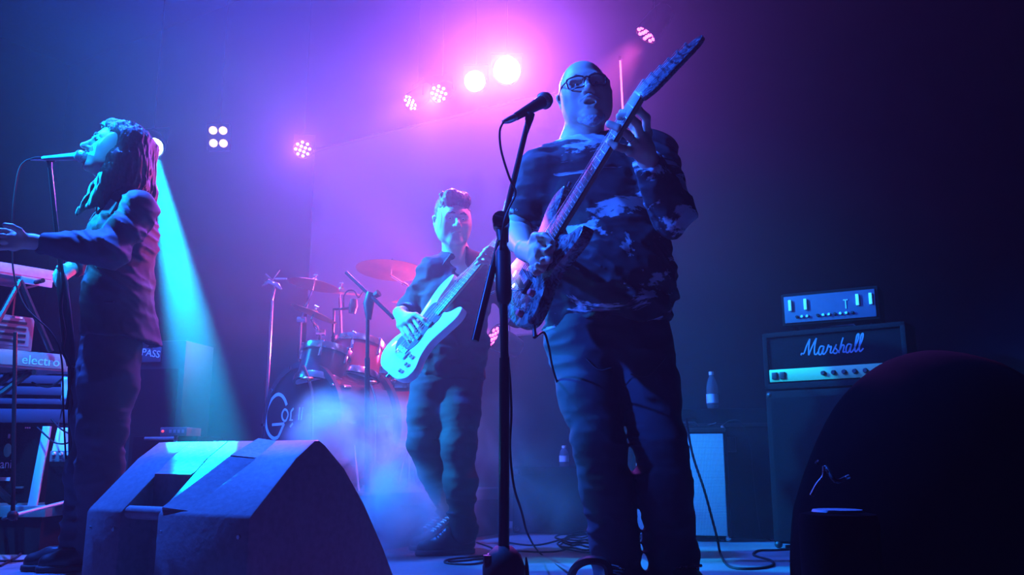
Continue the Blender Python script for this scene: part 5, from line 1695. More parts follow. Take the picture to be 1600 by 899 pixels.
def finger(S, pts, r0, r1, k=0.004):
    n = len(pts) - 1
    for i in range(n):
        S.cone(pts[i], pts[i + 1], r0 + (r1 - r0) * i / n, r0 + (r1 - r0) * (i + 1) / n, 0.004 if i else 0.008)
def palm(S, wrist, mcps, r=0.0125, wr=0.027):
    for m in mcps:
        S.cone(np.array(wrist), m, wr * 0.75, r, 0.016)
    for a, b in zip(mcps, mcps[1:]):
        S.cone(a, b, r, r, 0.01)
    av = np.mean(mcps, 0)
    S.cone(mid(wrist, av, 0.3), mid(wrist, av, 0.85), wr * 0.8, wr * 0.75, 0.015)
    S.cone(mid(wrist, mid(mcps[0], mcps[1]), 0.8), mid(wrist, mid(mcps[-1], mcps[-2]), 0.8), r * 1.1, r * 1.1, 0.012)
def limb(S, pts, rs, k=0.03):
    for i in range(len(pts) - 1):
        S.cone(pts[i], pts[i + 1], rs[i], rs[i + 1], k)
    return S
def mid(a, b, t=0.5):
    return np.array(a, float) * (1 - t) + np.array(b, float) * t
def gauss(p, c, w):
    return np.exp(-((p - c) / w) ** 2)
def shoe(parent, name, heel, toe, m_up, m_sole, w=0.045, h=0.085, high=0.0, laces=None, label=None):
    """a laced shoe from heel to toe on the floor, ankle opening above the heel; parts upper and sole"""
    heel, toe = np.array(heel, float), np.array(toe, float)
    z0 = min(heel[2], toe[2])
    d = toe - heel
    d[2] = 0
    L = np.linalg.norm(d)
    d /= L
    sd = np.array([-d[1], d[0], 0])
    up = np.array([0, 0, 1.0])
    S = SDF()
    S.cone(heel + up * 0.05 + d * 0.03, heel + d * L * 0.55 + up * 0.045, w * 0.82, w * 0.9, 0.02)
    S.cone(heel + d * L * 0.55 + up * 0.045, toe - d * w * 0.9 + up * 0.035, w * 0.95, w * 0.72, 0.02)
    S.cone(heel + d * 0.05 + up * 0.05, heel + d * 0.06 + up * (h + high), w * 0.8, w * 0.92, 0.03)
    S.cone(heel + d * L * 0.6 + up * 0.05, heel + d * 0.075 + up * (h + high * 0.8), w * 0.66, w * 0.75, 0.03)
    S.cut((0, 0, z0 + 0.018), (0, 0, -1))
    S.cut((0, 0, z0 + h + high), (0, 0, 1))
    o = sculpt(name, S, 0.006, m_up, parent, label=label)
    T = SDF()
    T.cone(heel + d * 0.035 + up * 0.012, heel + d * L * 0.6 + up * 0.012, w * 0.9, w * 1.05, 0.01)
    T.cone(heel + d * L * 0.6 + up * 0.012, toe - d * w * 0.85 + up * 0.012, w * 1.05, w * 0.85, 0.01)
    T.cut((0, 0, z0 + 0.003), (0, 0, -1))
    T.cut((0, 0, z0 + 0.026), (0, 0, 1))
    sculpt('sole', T, 0.006, m_sole, o)
    if laces:
        for i in range(laces[1]):
            f = i / (laces[1] - 1)
            c = heel + d * (L * 0.66 * (1 - f) + 0.115 * f) + up * (0.092 * (1 - f) + (h + high - 0.012) * f)
            q = 0.022 + 0.006 * f
            nrm = d * 0.75 + up * 0.66
            c = c + nrm * 0.018
            sgn = 1 if i % 2 else -1
            MB().tube([Vector(c - sd * q), Vector(c + nrm * 0.006 + d * 0.006 * sgn), Vector(c + sd * q)], 0.0035, 6).build('lace', laces[0], o, world=True)
            for s2 in (-1, 1):
                MB().sphere(tuple(c + sd * q * s2), 0.005, 8).build('eyelet', CHROME, o, world=True)
    return o
def A(px, py, y):
    return np.array(P(px, py, y), float)
SX = np.array([1.0, 0, 0])

# -------- the bald guitarist
def tshirt_material():
    m = mat('printed_tshirt', (0.022, 0.022, 0.028), 0.85)
    nt = m.node_tree
    b = nt.nodes['Principled BSDF']
    tc = nt.nodes.new('ShaderNodeTexCoord')
    mp = nt.nodes.new('ShaderNodeMapping')
    mp.inputs['Rotation'].default_value = (0, math.radians(-32), 0)
    mp.inputs['Scale'].default_value = (2.4, 1.0, 7.0)
    mp.inputs['Location'].default_value = (0.3, 0.0, 0.55)
    n = nt.nodes.new('ShaderNodeTexNoise')
    n.inputs['Scale'].default_value, n.inputs['Detail'].default_value, n.inputs['Distortion'].default_value, n.inputs['Roughness'].default_value = 1.0, 6, 1.3, 0.62
    r = nt.nodes.new('ShaderNodeValToRGB')
    r.color_ramp.elements[0].position, r.color_ramp.elements[0].color = 0.555, (0.022, 0.022, 0.028, 1)
    r.color_ramp.elements[1].position, r.color_ramp.elements[1].color = 0.58, (0.55, 0.56, 0.6, 1)
    nt.links.new(tc.outputs['Object'], mp.inputs['Vector'])
    nt.links.new(mp.outputs['Vector'], n.inputs['Vector'])
    nt.links.new(n.outputs['Fac'], r.inputs['Fac'])
    nt.links.new(r.outputs['Color'], b.inputs['Base Color'])
    return m
def denim(name, col):
    m = mat(name, col, 0.85, noise=0.35, nscale=9)
    return m

g_org = (0.36, 2.85, 0.0)
H = Head(A(914, 150, 2.82), (-0.02, -1.0, 0.03), (-0.13, 0.0, 1.0), 1.06)
neck = A(908, 236, 2.87)
shR, shL = A(848, 268, 2.86), A(1020, 240, 2.80)
elR, elL = A(806, 364, 2.86), A(1050, 333, 2.55)
wrR, wrL = A(820, 391, 2.55), A(1006, 236, 2.36)
hipR, hipL = A(905, 530, 2.88), A(995, 530, 2.89)
knR, knL = A(936, 692, 2.80), A(1030, 690, 2.82)
anR, anL = A(966, 880, 2.86), A(1052, 884, 2.88)
chest, belly, pelv = A(932, 325, 2.87), A(946, 425, 2.86), A(950, 515, 2.88)

S = SDF()
add_head(S, H, neck, (0.060, 0.072), mouth=0.005, nose=1.1, jaw=0.010)
S.cone(mid(chest, belly, -0.3), belly, 0.12, 0.12, 0.05, (SX, 1.35))
S.ell(pelv, (0.16, 0.12, 0.13), k=0.06)
S.cone(neck, mid(shR, shL, 0.5) - np.array([0, 0, 0.05]), 0.07, 0.09, 0.05)
S.cone(shR, shL, 0.060, 0.060, 0.05)
for sh, el, wr in ((shR, elR, wrR), (shL, elL, wrL)):
    limb(S, [sh, mid(sh, el, 0.45), el, mid(el, wr, 0.3), wr], [0.058, 0.054, 0.044, 0.047, 0.029], 0.02)
for hp, kn, an in ((hipR, knR, anR), (hipL, knL, anL)):
    limb(S, [hp, mid(hp, kn, 0.4), kn, mid(kn, an, 0.3), an, an - np.array([0, -0.01, 0.05])], [0.085, 0.08, 0.055, 0.056, 0.036, 0.035])
# fretting hand
Lf = [[A(1010, 208, 2.35), A(1010, 184, 2.29), A(998, 172, 2.26), A(986, 175, 2.255)],
      [A(1002, 216, 2.34), A(996, 194, 2.27), A(982, 180, 2.24), A(968, 182, 2.245)],
      [A(994, 226, 2.34), A(981, 211, 2.27), A(966, 200, 2.245), A(952, 194, 2.25)],
      [A(986, 236, 2.35), A(974, 232, 2.29), A(963, 229, 2.265), A(953, 222, 2.265)]]
for q in Lf:
    finger(S, q, 0.0122, 0.0105)
palm(S, wrL, [q[0] for q in Lf], 0.0135, 0.032)
finger(S, [mid(wrL, Lf[0][0], 0.45), A(992, 200, 2.40), A(980, 186, 2.385), A(972, 176, 2.37)], 0.016, 0.011)
# picking hand
Rf = [[A(844, 381, 2.425), A(858, 378, 2.385), A(862, 388, 2.365), A(854, 394, 2.360)],
      [A(844, 392, 2.415), A(858, 394, 2.375), A(858, 406, 2.360), A(848, 408, 2.365)],
      [A(841, 402, 2.415), A(854, 409, 2.385), A(848, 419, 2.375), A(840, 415, 2.380)],
      [A(836, 410, 2.425), A(846, 421, 2.400), A(838, 426, 2.395), A(831, 420, 2.405)]]
for q in Rf:
    finger(S, q, 0.0115, 0.0098)
palm(S, wrR, [q[0] for q in Rf], 0.0135, 0.032)
finger(S, [mid(wrR, Rf[0][0], 0.45), A(836, 370, 2.43), A(851, 369, 2.39), A(862, 380, 2.37)], 0.0155, 0.010)
bb = lambda pts, pad: (np.min(pts, 0) - pad, np.max(pts, 0) + pad)
hl = bb([q for f_ in Lf for q in f_] + [A(972, 176, 2.37)], 0.022)
hr = bb([q for f_ in Rf for q in f_] + [A(862, 380, 2.37)], 0.022)
hd = (H.o - np.array([0.13, 0.15, 0.145]), H.o + np.array([0.13, 0.14, 0.15]))
person = sculpt('person', S, 0.007, SKIN, None, regions=[(hd[0], hd[1], 0.0026), (hl[0], hl[1], 0.003), (hr[0], hr[1], 0.003)], origin=g_org)
tag(person, 'bald man with glasses and grey goatee in a printed dark t-shirt, playing electric guitar', 'person')
eyes(H, person, look=(-0.1, 1, -0.12))
# glasses
GF = mat('glasses_frame', (0.015, 0.015, 0.02), 0.3)
gl = None
for sg in (-1, 1):
    rim = [(sg * (0.0335 + x), 0.108 - abs(x) * 0.18 - (0.012 if sg * x * sg > 0.02 else 0), z + 0.002) for x, z in ((-0.024, 0.016), (0.0, 0.0185), (0.027, 0.0175), (0.029, 0.004), (0.023, -0.016), (0.0, -0.021), (-0.020, -0.017), (-0.025, 0.0))]
    pts = smooth_pts([H.w(*q) for q in rim], 4, True)
    pts.append(pts[0])
    fr_ = MB().tube(pts, 0.0028, 6).build('glasses_rim', GF, person, world=True)
    mb = MB()
    mb.add([tuple(q) for q in pts[:-1]], [tuple(range(len(pts) - 1))])
    lens_m = bpy.data.materials.get('spectacle_lens')
    if lens_m is None:
        lens_m = bpy.data.materials.new('spectacle_lens')
        lens_m.use_nodes = True
        nt = lens_m.node_tree
        tb_ = nt.nodes.new('ShaderNodeBsdfTransparent')
        gb_ = nt.nodes.new('ShaderNodeBsdfGlossy')
        gb_.inputs['Roughness'].default_value = 0.03
        mxs = nt.nodes.new('ShaderNodeMixShader')
        mxs.inputs[0].default_value = 0.10
        nt.links.new(tb_.outputs[0], mxs.inputs[1])
        nt.links.new(gb_.outputs[0], mxs.inputs[2])
        nt.links.new(mxs.outputs[0], nt.nodes['Material Output'].inputs['Surface'])
    mb.build('lens', lens_m, fr_, world=True)
    MB().tube([H.w(sg * 0.061, 0.095, 0.014), H.w(sg * 0.078, 0.06, 0.013), H.w(sg * 0.084, 0.0, 0.014), H.w(sg * 0.086, -0.018, -0.002)], 0.0026, 6).build('glasses_arm', GF, fr_, world=True)
MB().tube([H.w(-0.011, 0.111, 0.010), H.w(0, 0.114, 0.013), H.w(0.011, 0.111, 0.010)], 0.0026, 6).build('glasses_bridge', GF, person, world=True)
# goatee and moustache
B = SDF()
jw = 0.010
B.ell(H.w(0, 0.082, -0.108 - jw), np.array((0.029, 0.021, 0.026)) * H.k, H.R, 0.0)
B.cone(H.w(-0.030, 0.066, -0.098 - jw), H.w(0.030, 0.066, -0.098 - jw), 0.016, 0.016, 0.02)
B.ell(H.w(0, 0.093, -0.086 - jw), np.array((0.010, 0.007, 0.007)) * H.k, H.R, 0.01)
for sg in (-1, 1):
    B.cone(H.w(sg * 0.004, 0.1025, -0.0475), H.w(sg * 0.026, 0.0905, -0.056), 0.0068, 0.0062, 0.006)
    B.cone(H.w(sg * 0.028, 0.087, -0.058), H.w(sg * 0.034, 0.074, -0.094), 0.0058, 0.008, 0.006)
sculpt('goatee', B, 0.0028, mat('grey_beard', (0.55, 0.54, 0.53), 0.9, noise=0.4, nscale=160, bump=0.8), person, noise=lambda p: 0.0022 * (vnoise(p * np.array([420, 420, 90]), 2) - 0.5), label='grey goatee and moustache')
for sg in (-1, 1):
    MB().tube([H.w(sg * 0.014, 0.096, 0.026), H.w(sg * 0.03, 0.093, 0.032), H.w(sg * 0.046, 0.082, 0.026)], [0.002, 0.0035, 0.002], 6).build('eyebrow', mat('grey_brow', (0.2, 0.18, 0.16), 0.9), person, world=True)
# t-shirt
T = SDF()
T.cone(mid(shR, shL, 0.5) - np.array([0, -0.005, 0.02]), chest, 0.105, 0.128, 0.04, (SX, 1.45))
T.cone(chest, belly, 0.132, 0.150, 0.06, (SX, 1.42))
T.ell(belly + np.array([0.0, -0.028, -0.01]), (0.205, 0.165, 0.175), k=0.07)
T.cone(belly, pelv + np.array([0, 0, 0.02]), 0.145, 0.140, 0.06, (SX, 1.42))
for sg, sh, el, f0 in ((1, shR, elR, 0.80), (-1, shL, elL, 1.02)):
    T.cone(neck + np.array([0, 0, -0.012]), sh, 0.068, 0.070, 0.05)
    e1 = mid(sh, el, f0)
    T.cone(sh, e1, 0.074, 0.070 if f0 < 1 else 0.062, 0.035, capb=f0 < 1)
if True:
    T.cone(elL, mid(elL, wrL, 0.84), 0.062, 0.042, 0.02, capb=True)
T.ell(neck + np.array([0.0, -0.02, 0.055]), (0.075, 0.075, 0.042), k=0.02, op='sub')
T.cut(pelv + np.array([0, 0, 0.015]), (0.06, 0, -1))
torso_mask = lambda p: 0.55 + 0.8 * gauss(p[:, 2], belly[2] - 0.1, 0.16)
shirt = sculpt('t_shirt', T, 0.0062, tshirt_material(), person, noise=cat_noise(folds((5, 5, 13), 0.014, 4, torso_mask, axis=np.array([[0.86, 0, 0.5], [0, 1, 0], [-0.5, 0, 0.86]], np.float32)), folds((12, 12, 22), 0.005, 9)), label='dark t-shirt with a torn pale print')
mb = MB()
ring = []
for k in range(28):
    a = 2 * math.pi * k / 28
    ring.append(neck + np.array([0.072 * math.cos(a), -0.012 + 0.074 * math.sin(a), 0.012 + 0.018 * math.sin(a) + 0.012 * math.cos(a) * 0]))
pts = [Vector(q) for q in ring] + [Vector(ring[0])]
MB().tube(pts, 0.0075, 8, None, False).build('collar', mat('collar_dark', (0.03, 0.03, 0.035), 0.85), shirt, world=True)
# jeans
J = SDF()
J.cone(pelv + np.array([0, 0.0, 0.05]), pelv + np.array([0, 0, -0.03]), 0.134, 0.132, 0.05, (SX, 1.38))
for hp, kn, an in ((hipR, knR, anR), (hipL, knL, anL)):
    J.cone(hp, mid(hp, kn, 0.5), 0.112, 0.100, 0.05)
    limb(J, [mid(hp, kn, 0.5), kn, mid(kn, an, 0.35), mid(kn, an, 0.85), an - np.array([0, 0, 0.045])], [0.100, 0.082, 0.082, 0.076, 0.078], 0.03)
J.cut(anR - np.array([0, 0, 0.06]), (0, 0, -1))
def jean_mask(an, kn, hp):
    return lambda p: 0.35 + 1.1 * gauss(p[:, 2], an[2] + 0.05, 0.13) + 0.7 * gauss(p[:, 2], kn[2] - 0.02, 0.09) + 0.45 * gauss(p[:, 2], hp[2] - 0.02, 0.08)
jeans = sculpt('jeans', J, 0.0062, denim('dark_jeans', (0.028, 0.03, 0.045)), person, noise=cat_noise(folds((6, 6, 17), 0.0075, 21, jean_mask(anR, knR, hipR)), folds((7, 7, 9), 0.0045, 5)))
for (x0, y0), (x1, y1), yy in (((915, 560), (955, 575), 2.745), ((985, 585), (1040, 560), 2.74)):
    MB().tube(smooth_pts([A(x0, y0, yy), A((x0 + x1) / 2, max(y0, y1) + 3, yy), A(x1, y1, yy)], 4), 0.0018, 5).build('seam', mat('seam_thread', (0.05, 0.05, 0.06), 0.9), jeans, world=True)
BOOTM = mat('black_leather', (0.02, 0.02, 0.022), 0.35, noise=0.3, nscale=25, bump=0.2)
SOLEM = mat('sole_rubber', (0.03, 0.03, 0.03), 0.7)
an0 = lambda a: np.array([a[0], a[1], 0.0])
shoe(person, 'shoe', an0(anR) + np.array([0.012, 0.05, 0]), an0(anR) + np.array([-0.055, -0.22, 0]), BOOTM, SOLEM, 0.048, 0.09, laces=(mat('lace_dark', (0.06, 0.06, 0.06), 0.8), 4))
shoe(person, 'shoe', an0(anL) + np.array([-0.01, 0.05, 0]), an0(anL) + np.array([0.06, -0.21, 0]), BOOTM, SOLEM, 0.048, 0.09, laces=(mat('lace_dark', (0.06, 0.06, 0.06), 0.8), 4))
rg = mid(Lf[2][0], Lf[2][1], 0.75)
MB().lathe([(0.0128, -0.004), (0.0142, 0.0), (0.0128, 0.004)], 18, zframe(rg, Lf[2][1] - Lf[2][0])).build('ring', CHROME, person, world=True)

# -------- the bass player
b_org = (-0.32, 4.1, 0.0)
H = Head(A(707, 346, 4.08), (0.30, -0.95, -0.14), (0.02, 0.0, 1.0), 1.04)
neck = A(714, 402, 4.14)
shR, shL = A(676, 424, 4.12), A(768, 424, 4.14)
elR, elL = A(640, 486, 4.24), A(806, 490, 4.10)
wrR, wrL = A(624, 489, 4.00), A(776, 410, 3.90)
hipR, hipL = A(674, 600, 4.14), A(722, 600, 4.14)
knR, knL = A(662, 690, 4.10), A(716, 695, 4.02)
anR, anL = A(706, 812, 4.32), A(724, 838, 4.08)
chest, belly, pelv = A(716, 460, 4.14), A(706, 540, 4.13), A(700, 590, 4.14)
S = SDF()
add_head(S, H, neck, (0.052, 0.058), mouth=0.0, nose=1.2, lids=0.003)
S.cone(mid(chest, belly, -0.3), belly, 0.10, 0.095, 0.05, (SX, 1.35))
S.ell(pelv, (0.145, 0.105, 0.11), k=0.06)
S.cone(neck, chest, 0.06, 0.08, 0.05)
S.cone(shR, shL, 0.050, 0.050, 0.05)
for sh, el, wr in ((shR, elR, wrR), (shL, elL, wrL)):
    limb(S, [sh, mid(sh, el, 0.45), el, mid(el, wr, 0.3), wr], [0.050, 0.046, 0.038, 0.040, 0.026], 0.02)
for hp, kn, an in ((hipR, knR, anR), (hipL, knL, anL)):
    limb(S, [hp, mid(hp, kn, 0.4), kn, mid(kn, an, 0.3), an, an - np.array([0, -0.01, 0.04])], [0.075, 0.07, 0.048, 0.05, 0.033, 0.033])
Rf = [[A(644, 497, 3.92), A(655, 512, 3.885), A(662, 524, 3.875), A(664, 533, 3.878)],
      [A(638, 503, 3.92), A(648, 519, 3.885), A(656, 530, 3.872), A(659, 538, 3.875)],
      [A(631, 507, 3.93), A(640, 523, 3.89), A(648, 534, 3.875), A(651, 541, 3.878)],
      [A(625, 509, 3.94), A(632, 524, 3.90), A(640, 534, 3.885), A(643, 540, 3.885)]]
for q in Rf:
    finger(S, q, 0.0105, 0.0090)
palm(S, wrR, [q[0] for q in Rf], 0.0135, 0.029)
finger(S, [mid(wrR, Rf[0][0], 0.4), A(650, 492, 3.91), A(662, 500, 3.885), A(668, 508, 3.88)], 0.014, 0.0095)
Lf = [[A(776, 398, 3.87), A(772, 390, 3.835), A(764, 387, 3.82), A(757, 391, 3.825)],
      [A(773, 402, 3.87), A(766, 396, 3.83), A(758, 393, 3.815), A(752, 398, 3.82)],
      [A(769, 407, 3.87), A(761, 402, 3.83), A(753, 400, 3.815), A(747, 405, 3.82)],
      [A(766, 412, 3.88), A(758, 410, 3.84), A(750, 409, 3.825), A(744, 413, 3.83)]]
for q in Lf:
    finger(S, q, 0.0100, 0.0086)
palm(S, wrL, [q[0] for q in Lf], 0.0125, 0.026)
finger(S, [mid(wrL, Lf[0][0], 0.4), A(768, 396, 3.94), A(758, 398, 3.93)], 0.013, 0.009)
S.ell(A(757, 405, 3.855), (0.013, 0.022, 0.014), k=0.008)
hl = bb([q for f_ in Lf for q in f_], 0.018)
hr = bb([q for f_ in Rf for q in f_] + [A(668, 508, 3.88)], 0.018)
hd = (H.o - np.array([0.12, 0.14, 0.13]), H.o + np.array([0.12, 0.13, 0.15]))
bassist = sculpt('person', S, 0.008, SKIN, None, regions=[(hd[0], hd[1], 0.0032), (hl[0], hl[1], 0.0035), (hr[0], hr[1], 0.0035)], origin=b_org)
tag(bassist, 'young man with short dark hair in an open-collared black shirt, playing the white bass guitar', 'person')
eyes(H, bassist, look=(0.0, 1, -0.45))
DKHAIR = mat('dark_hair', (0.035, 0.025, 0.022), 0.55, noise=0.3, nscale=60)
def hairnoise(sc, amp, seed):
    s_ = np.array(sc, np.float32)
    return lambda p: amp * (vnoise(p * s_, seed) + 0.5 * vnoise(p * s_ * 2.2, seed + 1) - 0.75)
hs = SDF()
hs.ell(H.w(0, -0.022, 0.050), np.array((0.083, 0.100, 0.086)) * H.k, H.R, 0.0)
hs.ell(H.w(0.0, 0.045, 0.098), np.array((0.062, 0.050, 0.036)) * H.k, H.R, 0.03)
hs.ell(H.w(0.01, 0.075, 0.092), np.array((0.045, 0.030, 0.024)) * H.k, H.R, 0.02)
hs.cone(H.w(-0.078, 0.012, 0.03), H.w(-0.079, 0.018, -0.006), 0.011, 0.006, 0.02)
hs.cone(H.w(0.078, 0.012, 0.03), H.w(0.079, 0.018, -0.006), 0.011, 0.006, 0.02)
hs.ell(H.w(0, 0.115, 0.012), np.array((0.070, 0.062, 0.050)) * H.k, H.R, 0.022, 'sub')
for sg in (-1, 1):
    hs.ell(H.w(sg * 0.088, -0.004, -0.012), np.array((0.022, 0.024, 0.034)) * H.k, H.R, 0.01, 'sub')
rs = np.random.RandomState(11)
for k in range(18):
    a_, b_ = 0.046 * (2 * rs.rand() - 1), -0.05 + 0.12 * rs.rand()
    hs.cone(H.w(a_, b_, 0.100), H.w(a_ * 1.25 + 0.012 * rs.randn(), b_ + 0.022 + 0.01 * rs.randn(), 0.112 + 0.012 * rs.rand()), 0.024, 0.012, 0.025)
sculpt('hair', hs, 0.004, DKHAIR, bassist, noise=hairnoise((95, 95, 60), 0.009, 3))
for sg in (-1, 1):
    MB().tube([H.w(sg * 0.012, 0.098, 0.024), H.w(sg * 0.03, 0.0965, 0.029), H.w(sg * 0.048, 0.083, 0.023)], [0.0035, 0.006, 0.003], 8).build('eyebrow', DKHAIR, bassist, world=True)
T = SDF()
T.cone(mid(shR, shL, 0.5) - np.array([0, 0, 0.02]), chest, 0.085, 0.108, 0.04, (SX, 1.4))
T.cone(chest, belly, 0.110, 0.108, 0.05, (SX, 1.38))
T.cone(belly, pelv + np.array([0, 0, -0.02]), 0.108, 0.115, 0.05, (SX, 1.42))
for sh, el, wr in ((shR, elR, wrR), (shL, elL, wrL)):
    T.cone(neck, sh, 0.058, 0.056, 0.05)
    T.cone(sh, el, 0.064, 0.056, 0.03)
    T.cone(el, mid(el, wr, 0.72), 0.056, 0.044, 0.02, capb=True)
fd = np.array([0.25, -0.95, 0])
T.cone(neck + fd * 0.05 + np.array([0, 0, 0.05]), neck + fd * 0.12 + np.array([0, 0, -0.10]), 0.05, 0.012, 0.008, op='sub')
T.ell(neck + np.array([0, 0, 0.06]), (0.062, 0.065, 0.05), k=0.01, op='sub')
T.cut(pelv + np.array([0, 0, -0.035]), (0, 0, -1))
BSH = mat('black_shirt', (0.013, 0.012, 0.016), 0.8, noise=0.2, nscale=12)
shirt = sculpt('shirt', T, 0.0072, BSH, bassist, noise=cat_noise(folds((6, 6, 13), 0.012, 33), folds((12, 12, 16), 0.004, 8)))
# collar points
for sg in (-1, 1):
    rr = np.array([1.0, 0.25, 0])
    a0 = neck + rr * sg * 0.062 + np.array([0, 0.0, 0.035])
    b0 = neck + rr * sg * 0.045 + fd * 0.085 + np.array([0, 0, -0.005])
    c0 = neck + rr * sg * 0.085 + fd * 0.085 + np.array([0, 0, -0.065])
    d0 = neck + rr * sg * 0.085 + fd * 0.02 + np.array([0, 0, -0.012])
    mb = MB()
    q = [Vector(v) for v in (a0, b0, c0, d0)]
    nn = (q[1] - q[0]).cross(q[3] - q[0]).normalized() * 0.005
    mb.add(q + [v + nn for v in q], [(0, 1, 2, 3), (7, 6, 5, 4)] + [(i, (i + 1) % 4, (i + 1) % 4 + 4, i + 4) for i in range(4)])
    mb.build('collar', BSH, shirt, world=True)
J = SDF()
J.cone(pelv + np.array([0, 0, 0.05]), pelv + np.array([0, 0, -0.03]), 0.108, 0.110, 0.05, (SX, 1.35))
for hp, kn, an in ((hipR, knR, anR), (hipL, knL, anL)):
    limb(J, [hp, mid(hp, kn, 0.5), kn, mid(kn, an, 0.4), an + np.array([0, 0, 0.02])], [0.098, 0.088, 0.072, 0.070, 0.062], 0.04)
def lowcut(p):
    return 0.4 + 0.9 * gauss(p[:, 2], 0.18, 0.12) + 0.6 * gauss(p[:, 2], 0.5, 0.09)
sculpt('jeans', J, 0.0072, denim('black_jeans', (0.018, 0.018, 0.026)), bassist, noise=cat_noise(folds((6, 6, 18), 0.009, 41, lowcut), folds((3, 3, 7), 0.005, 6)))
LACEW = mat('lace_white', (0.75, 0.77, 0.78), 0.7)
shoe(bassist, 'boot', an0(anL) + np.array([0.045, 0.035, 0]), an0(anL) + np.array([-0.21, -0.075, 0]), BOOTM, SOLEM, 0.046, 0.085, 0.075, (LACEW, 7))
shoe(bassist, 'boot', an0(anR) + np.array([0.045, 0.035, 0]), an0(anR) + np.array([-0.19, -0.10, 0]), BOOTM, SOLEM, 0.046, 0.085, 0.06, (LACEW, 5))
# strap over the shoulder
MB().tube(smooth_pts([A(712, 440, 3.93), A(728, 425, 4.0), A(745, 412, 4.06), A(757, 404, 4.14), A(760, 410, 4.24)], 5), 0.008, 8).build('guitar_strap', mat('strap_grey', (0.25, 0.2, 0.25), 0.6), bassist, world=True)

# -------- the singer
s_org = (-1.72, 3.5, 0.0)
H = Head(A(183, 236, 3.46), (-0.80, -0.58, 0.20), (0.16, 0.11, 1.0), 1.03)
neck = A(196, 300, 3.48)
shN, shF = A(216, 326, 3.33), A(200, 322, 3.66)
elN, elF = A(172, 392, 3.22), A(150, 400, 3.72)
wrN, wrF = A(52, 378, 3.16), A(110, 420, 3.60)
hipN, hipF = A(180, 540, 3.42), A(166, 540, 3.60)
knN, knF = A(160, 665, 3.36), A(150, 660, 3.52)
anN, anF = A(150, 850, 3.48), A(122, 852, 3.52)
chest, belly, pelv = A(192, 372, 3.49), A(184, 460, 3.50), A(186, 535, 3.51)
YX = np.array([-0.25, 1.0, 0.0])
S = SDF()
add_head(S, H, neck, (0.050, 0.056), mouth=0.004, nose=1.6, lids=0.0022)
S.cone(mid(chest, belly, -0.2), belly, 0.095, 0.09, 0.05, (YX, 1.35))
S.ell(pelv + np.array([-0.02, 0, 0]), (0.095, 0.14, 0.10), k=0.05)
S.cone(neck, chest, 0.055, 0.08, 0.05)
S.cone(shN, shF, 0.05, 0.05, 0.05)
for sh, el, wr in ((shN, elN, wrN), (shF, elF, wrF)):
    limb(S, [sh, mid(sh, el, 0.45), el, mid(el, wr, 0.3), wr], [0.048, 0.045, 0.038, 0.040, 0.026], 0.02)
for hp, kn, an in ((hipN, knN, anN), (hipF, knF, anF)):
    limb(S, [hp, mid(hp, kn, 0.4), kn, mid(kn, an, 0.3), an, an - np.array([-0.01, 0, 0.04])], [0.078, 0.074, 0.05, 0.052, 0.033, 0.033])
Nf = [[A(22, 366, 3.13), A(8, 361, 3.11), A(-4, 360, 3.10), A(-13, 361, 3.10)],
      [A(20, 372, 3.12), A(5, 369, 3.10), A(-9, 368, 3.09), A(-19, 370, 3.09)],
      [A(20, 379, 3.12), A(6, 378, 3.10), A(-8, 378, 3.09), A(-17, 380, 3.09)],
      [A(22, 386, 3.12), A(9, 387, 3.11), A(-2, 388, 3.10), A(-10, 389, 3.10)]]
for q in Nf:
    finger(S, q, 0.0105, 0.0088)
palm(S, wrN, [q[0] for q in Nf], 0.0125, 0.028)
finger(S, [mid(wrN, Nf[0][0], 0.4), A(30, 360, 3.10), A(18, 354, 3.08), A(8, 352, 3.07)], 0.0135, 0.0095)
Ff_ = [[A(92, 424, 3.57), A(86, 430, 3.56), A(90, 436, 3.55)], [A(92, 430, 3.56), A(86, 436, 3.55), A(91, 442, 3.54)], [A(93, 436, 3.56), A(88, 442, 3.55), A(93, 447, 3.54)], [A(95, 441, 3.56), A(91, 447, 3.56), A(96, 451, 3.55)]]
for q in Ff_:
    finger(S, q, 0.0105, 0.009)
palm(S, wrF, [q[0] for q in Ff_], 0.0125, 0.027)
finger(S, [mid(wrF, Ff_[0][0], 0.5), A(96, 416, 3.56), A(90, 418, 3.54)], 0.013, 0.009)
hn = bb([q for f_ in Nf for q in f_] + [A(8, 352, 3.07)], 0.018)
hd = (H.o - np.array([0.145, 0.12, 0.14]), H.o + np.array([0.14, 0.12, 0.15]))
singer = sculpt('person', S, 0.008, SKIN, None, regions=[(hd[0], hd[1], 0.0029), (hn[0], hn[1], 0.0035)], origin=s_org)
tag(singer, 'long-haired singer in a dark blazer, in profile with one arm stretched out', 'person')
eyes(H, singer, look=(0.0, 1, -0.3))
for sg in (-1, 1):
    MB().tube([H.w(sg * 0.012, 0.098, 0.024), H.w(sg * 0.03, 0.0965, 0.029), H.w(sg * 0.048, 0.083, 0.023)], [0.0035, 0.006, 0.003], 8).build('eyebrow', DKHAIR, singer, world=True)
    MB().tube([H.w(sg * 0.018, 0.089, 0.002), H.w(sg * 0.031, 0.0905, 0.000), H.w(sg * 0.045, 0.081, 0.002)], [0.0018, 0.0036, 0.002], 6).build('eyelash', DKHAIR, singer, world=True)
    MB().tube([H.w(sg * 0.002, 0.107, -0.0475), H.w(sg * 0.015, 0.103, -0.050), H.w(sg * 0.027, 0.091, -0.060)], [0.0045, 0.0055, 0.003], 8).build('moustache', DKHAIR, singer, world=True)
hs = SDF()
hs.ell(H.w(0, -0.022, 0.045), np.array((0.086, 0.108, 0.092)) * H.k, H.R, 0.0)
rs = np.random.RandomState(5)
hs.cone(H.w(0, 0.05, 0.105), H.w(0, 0.082, 0.078), 0.022, 0.012, 0.02)
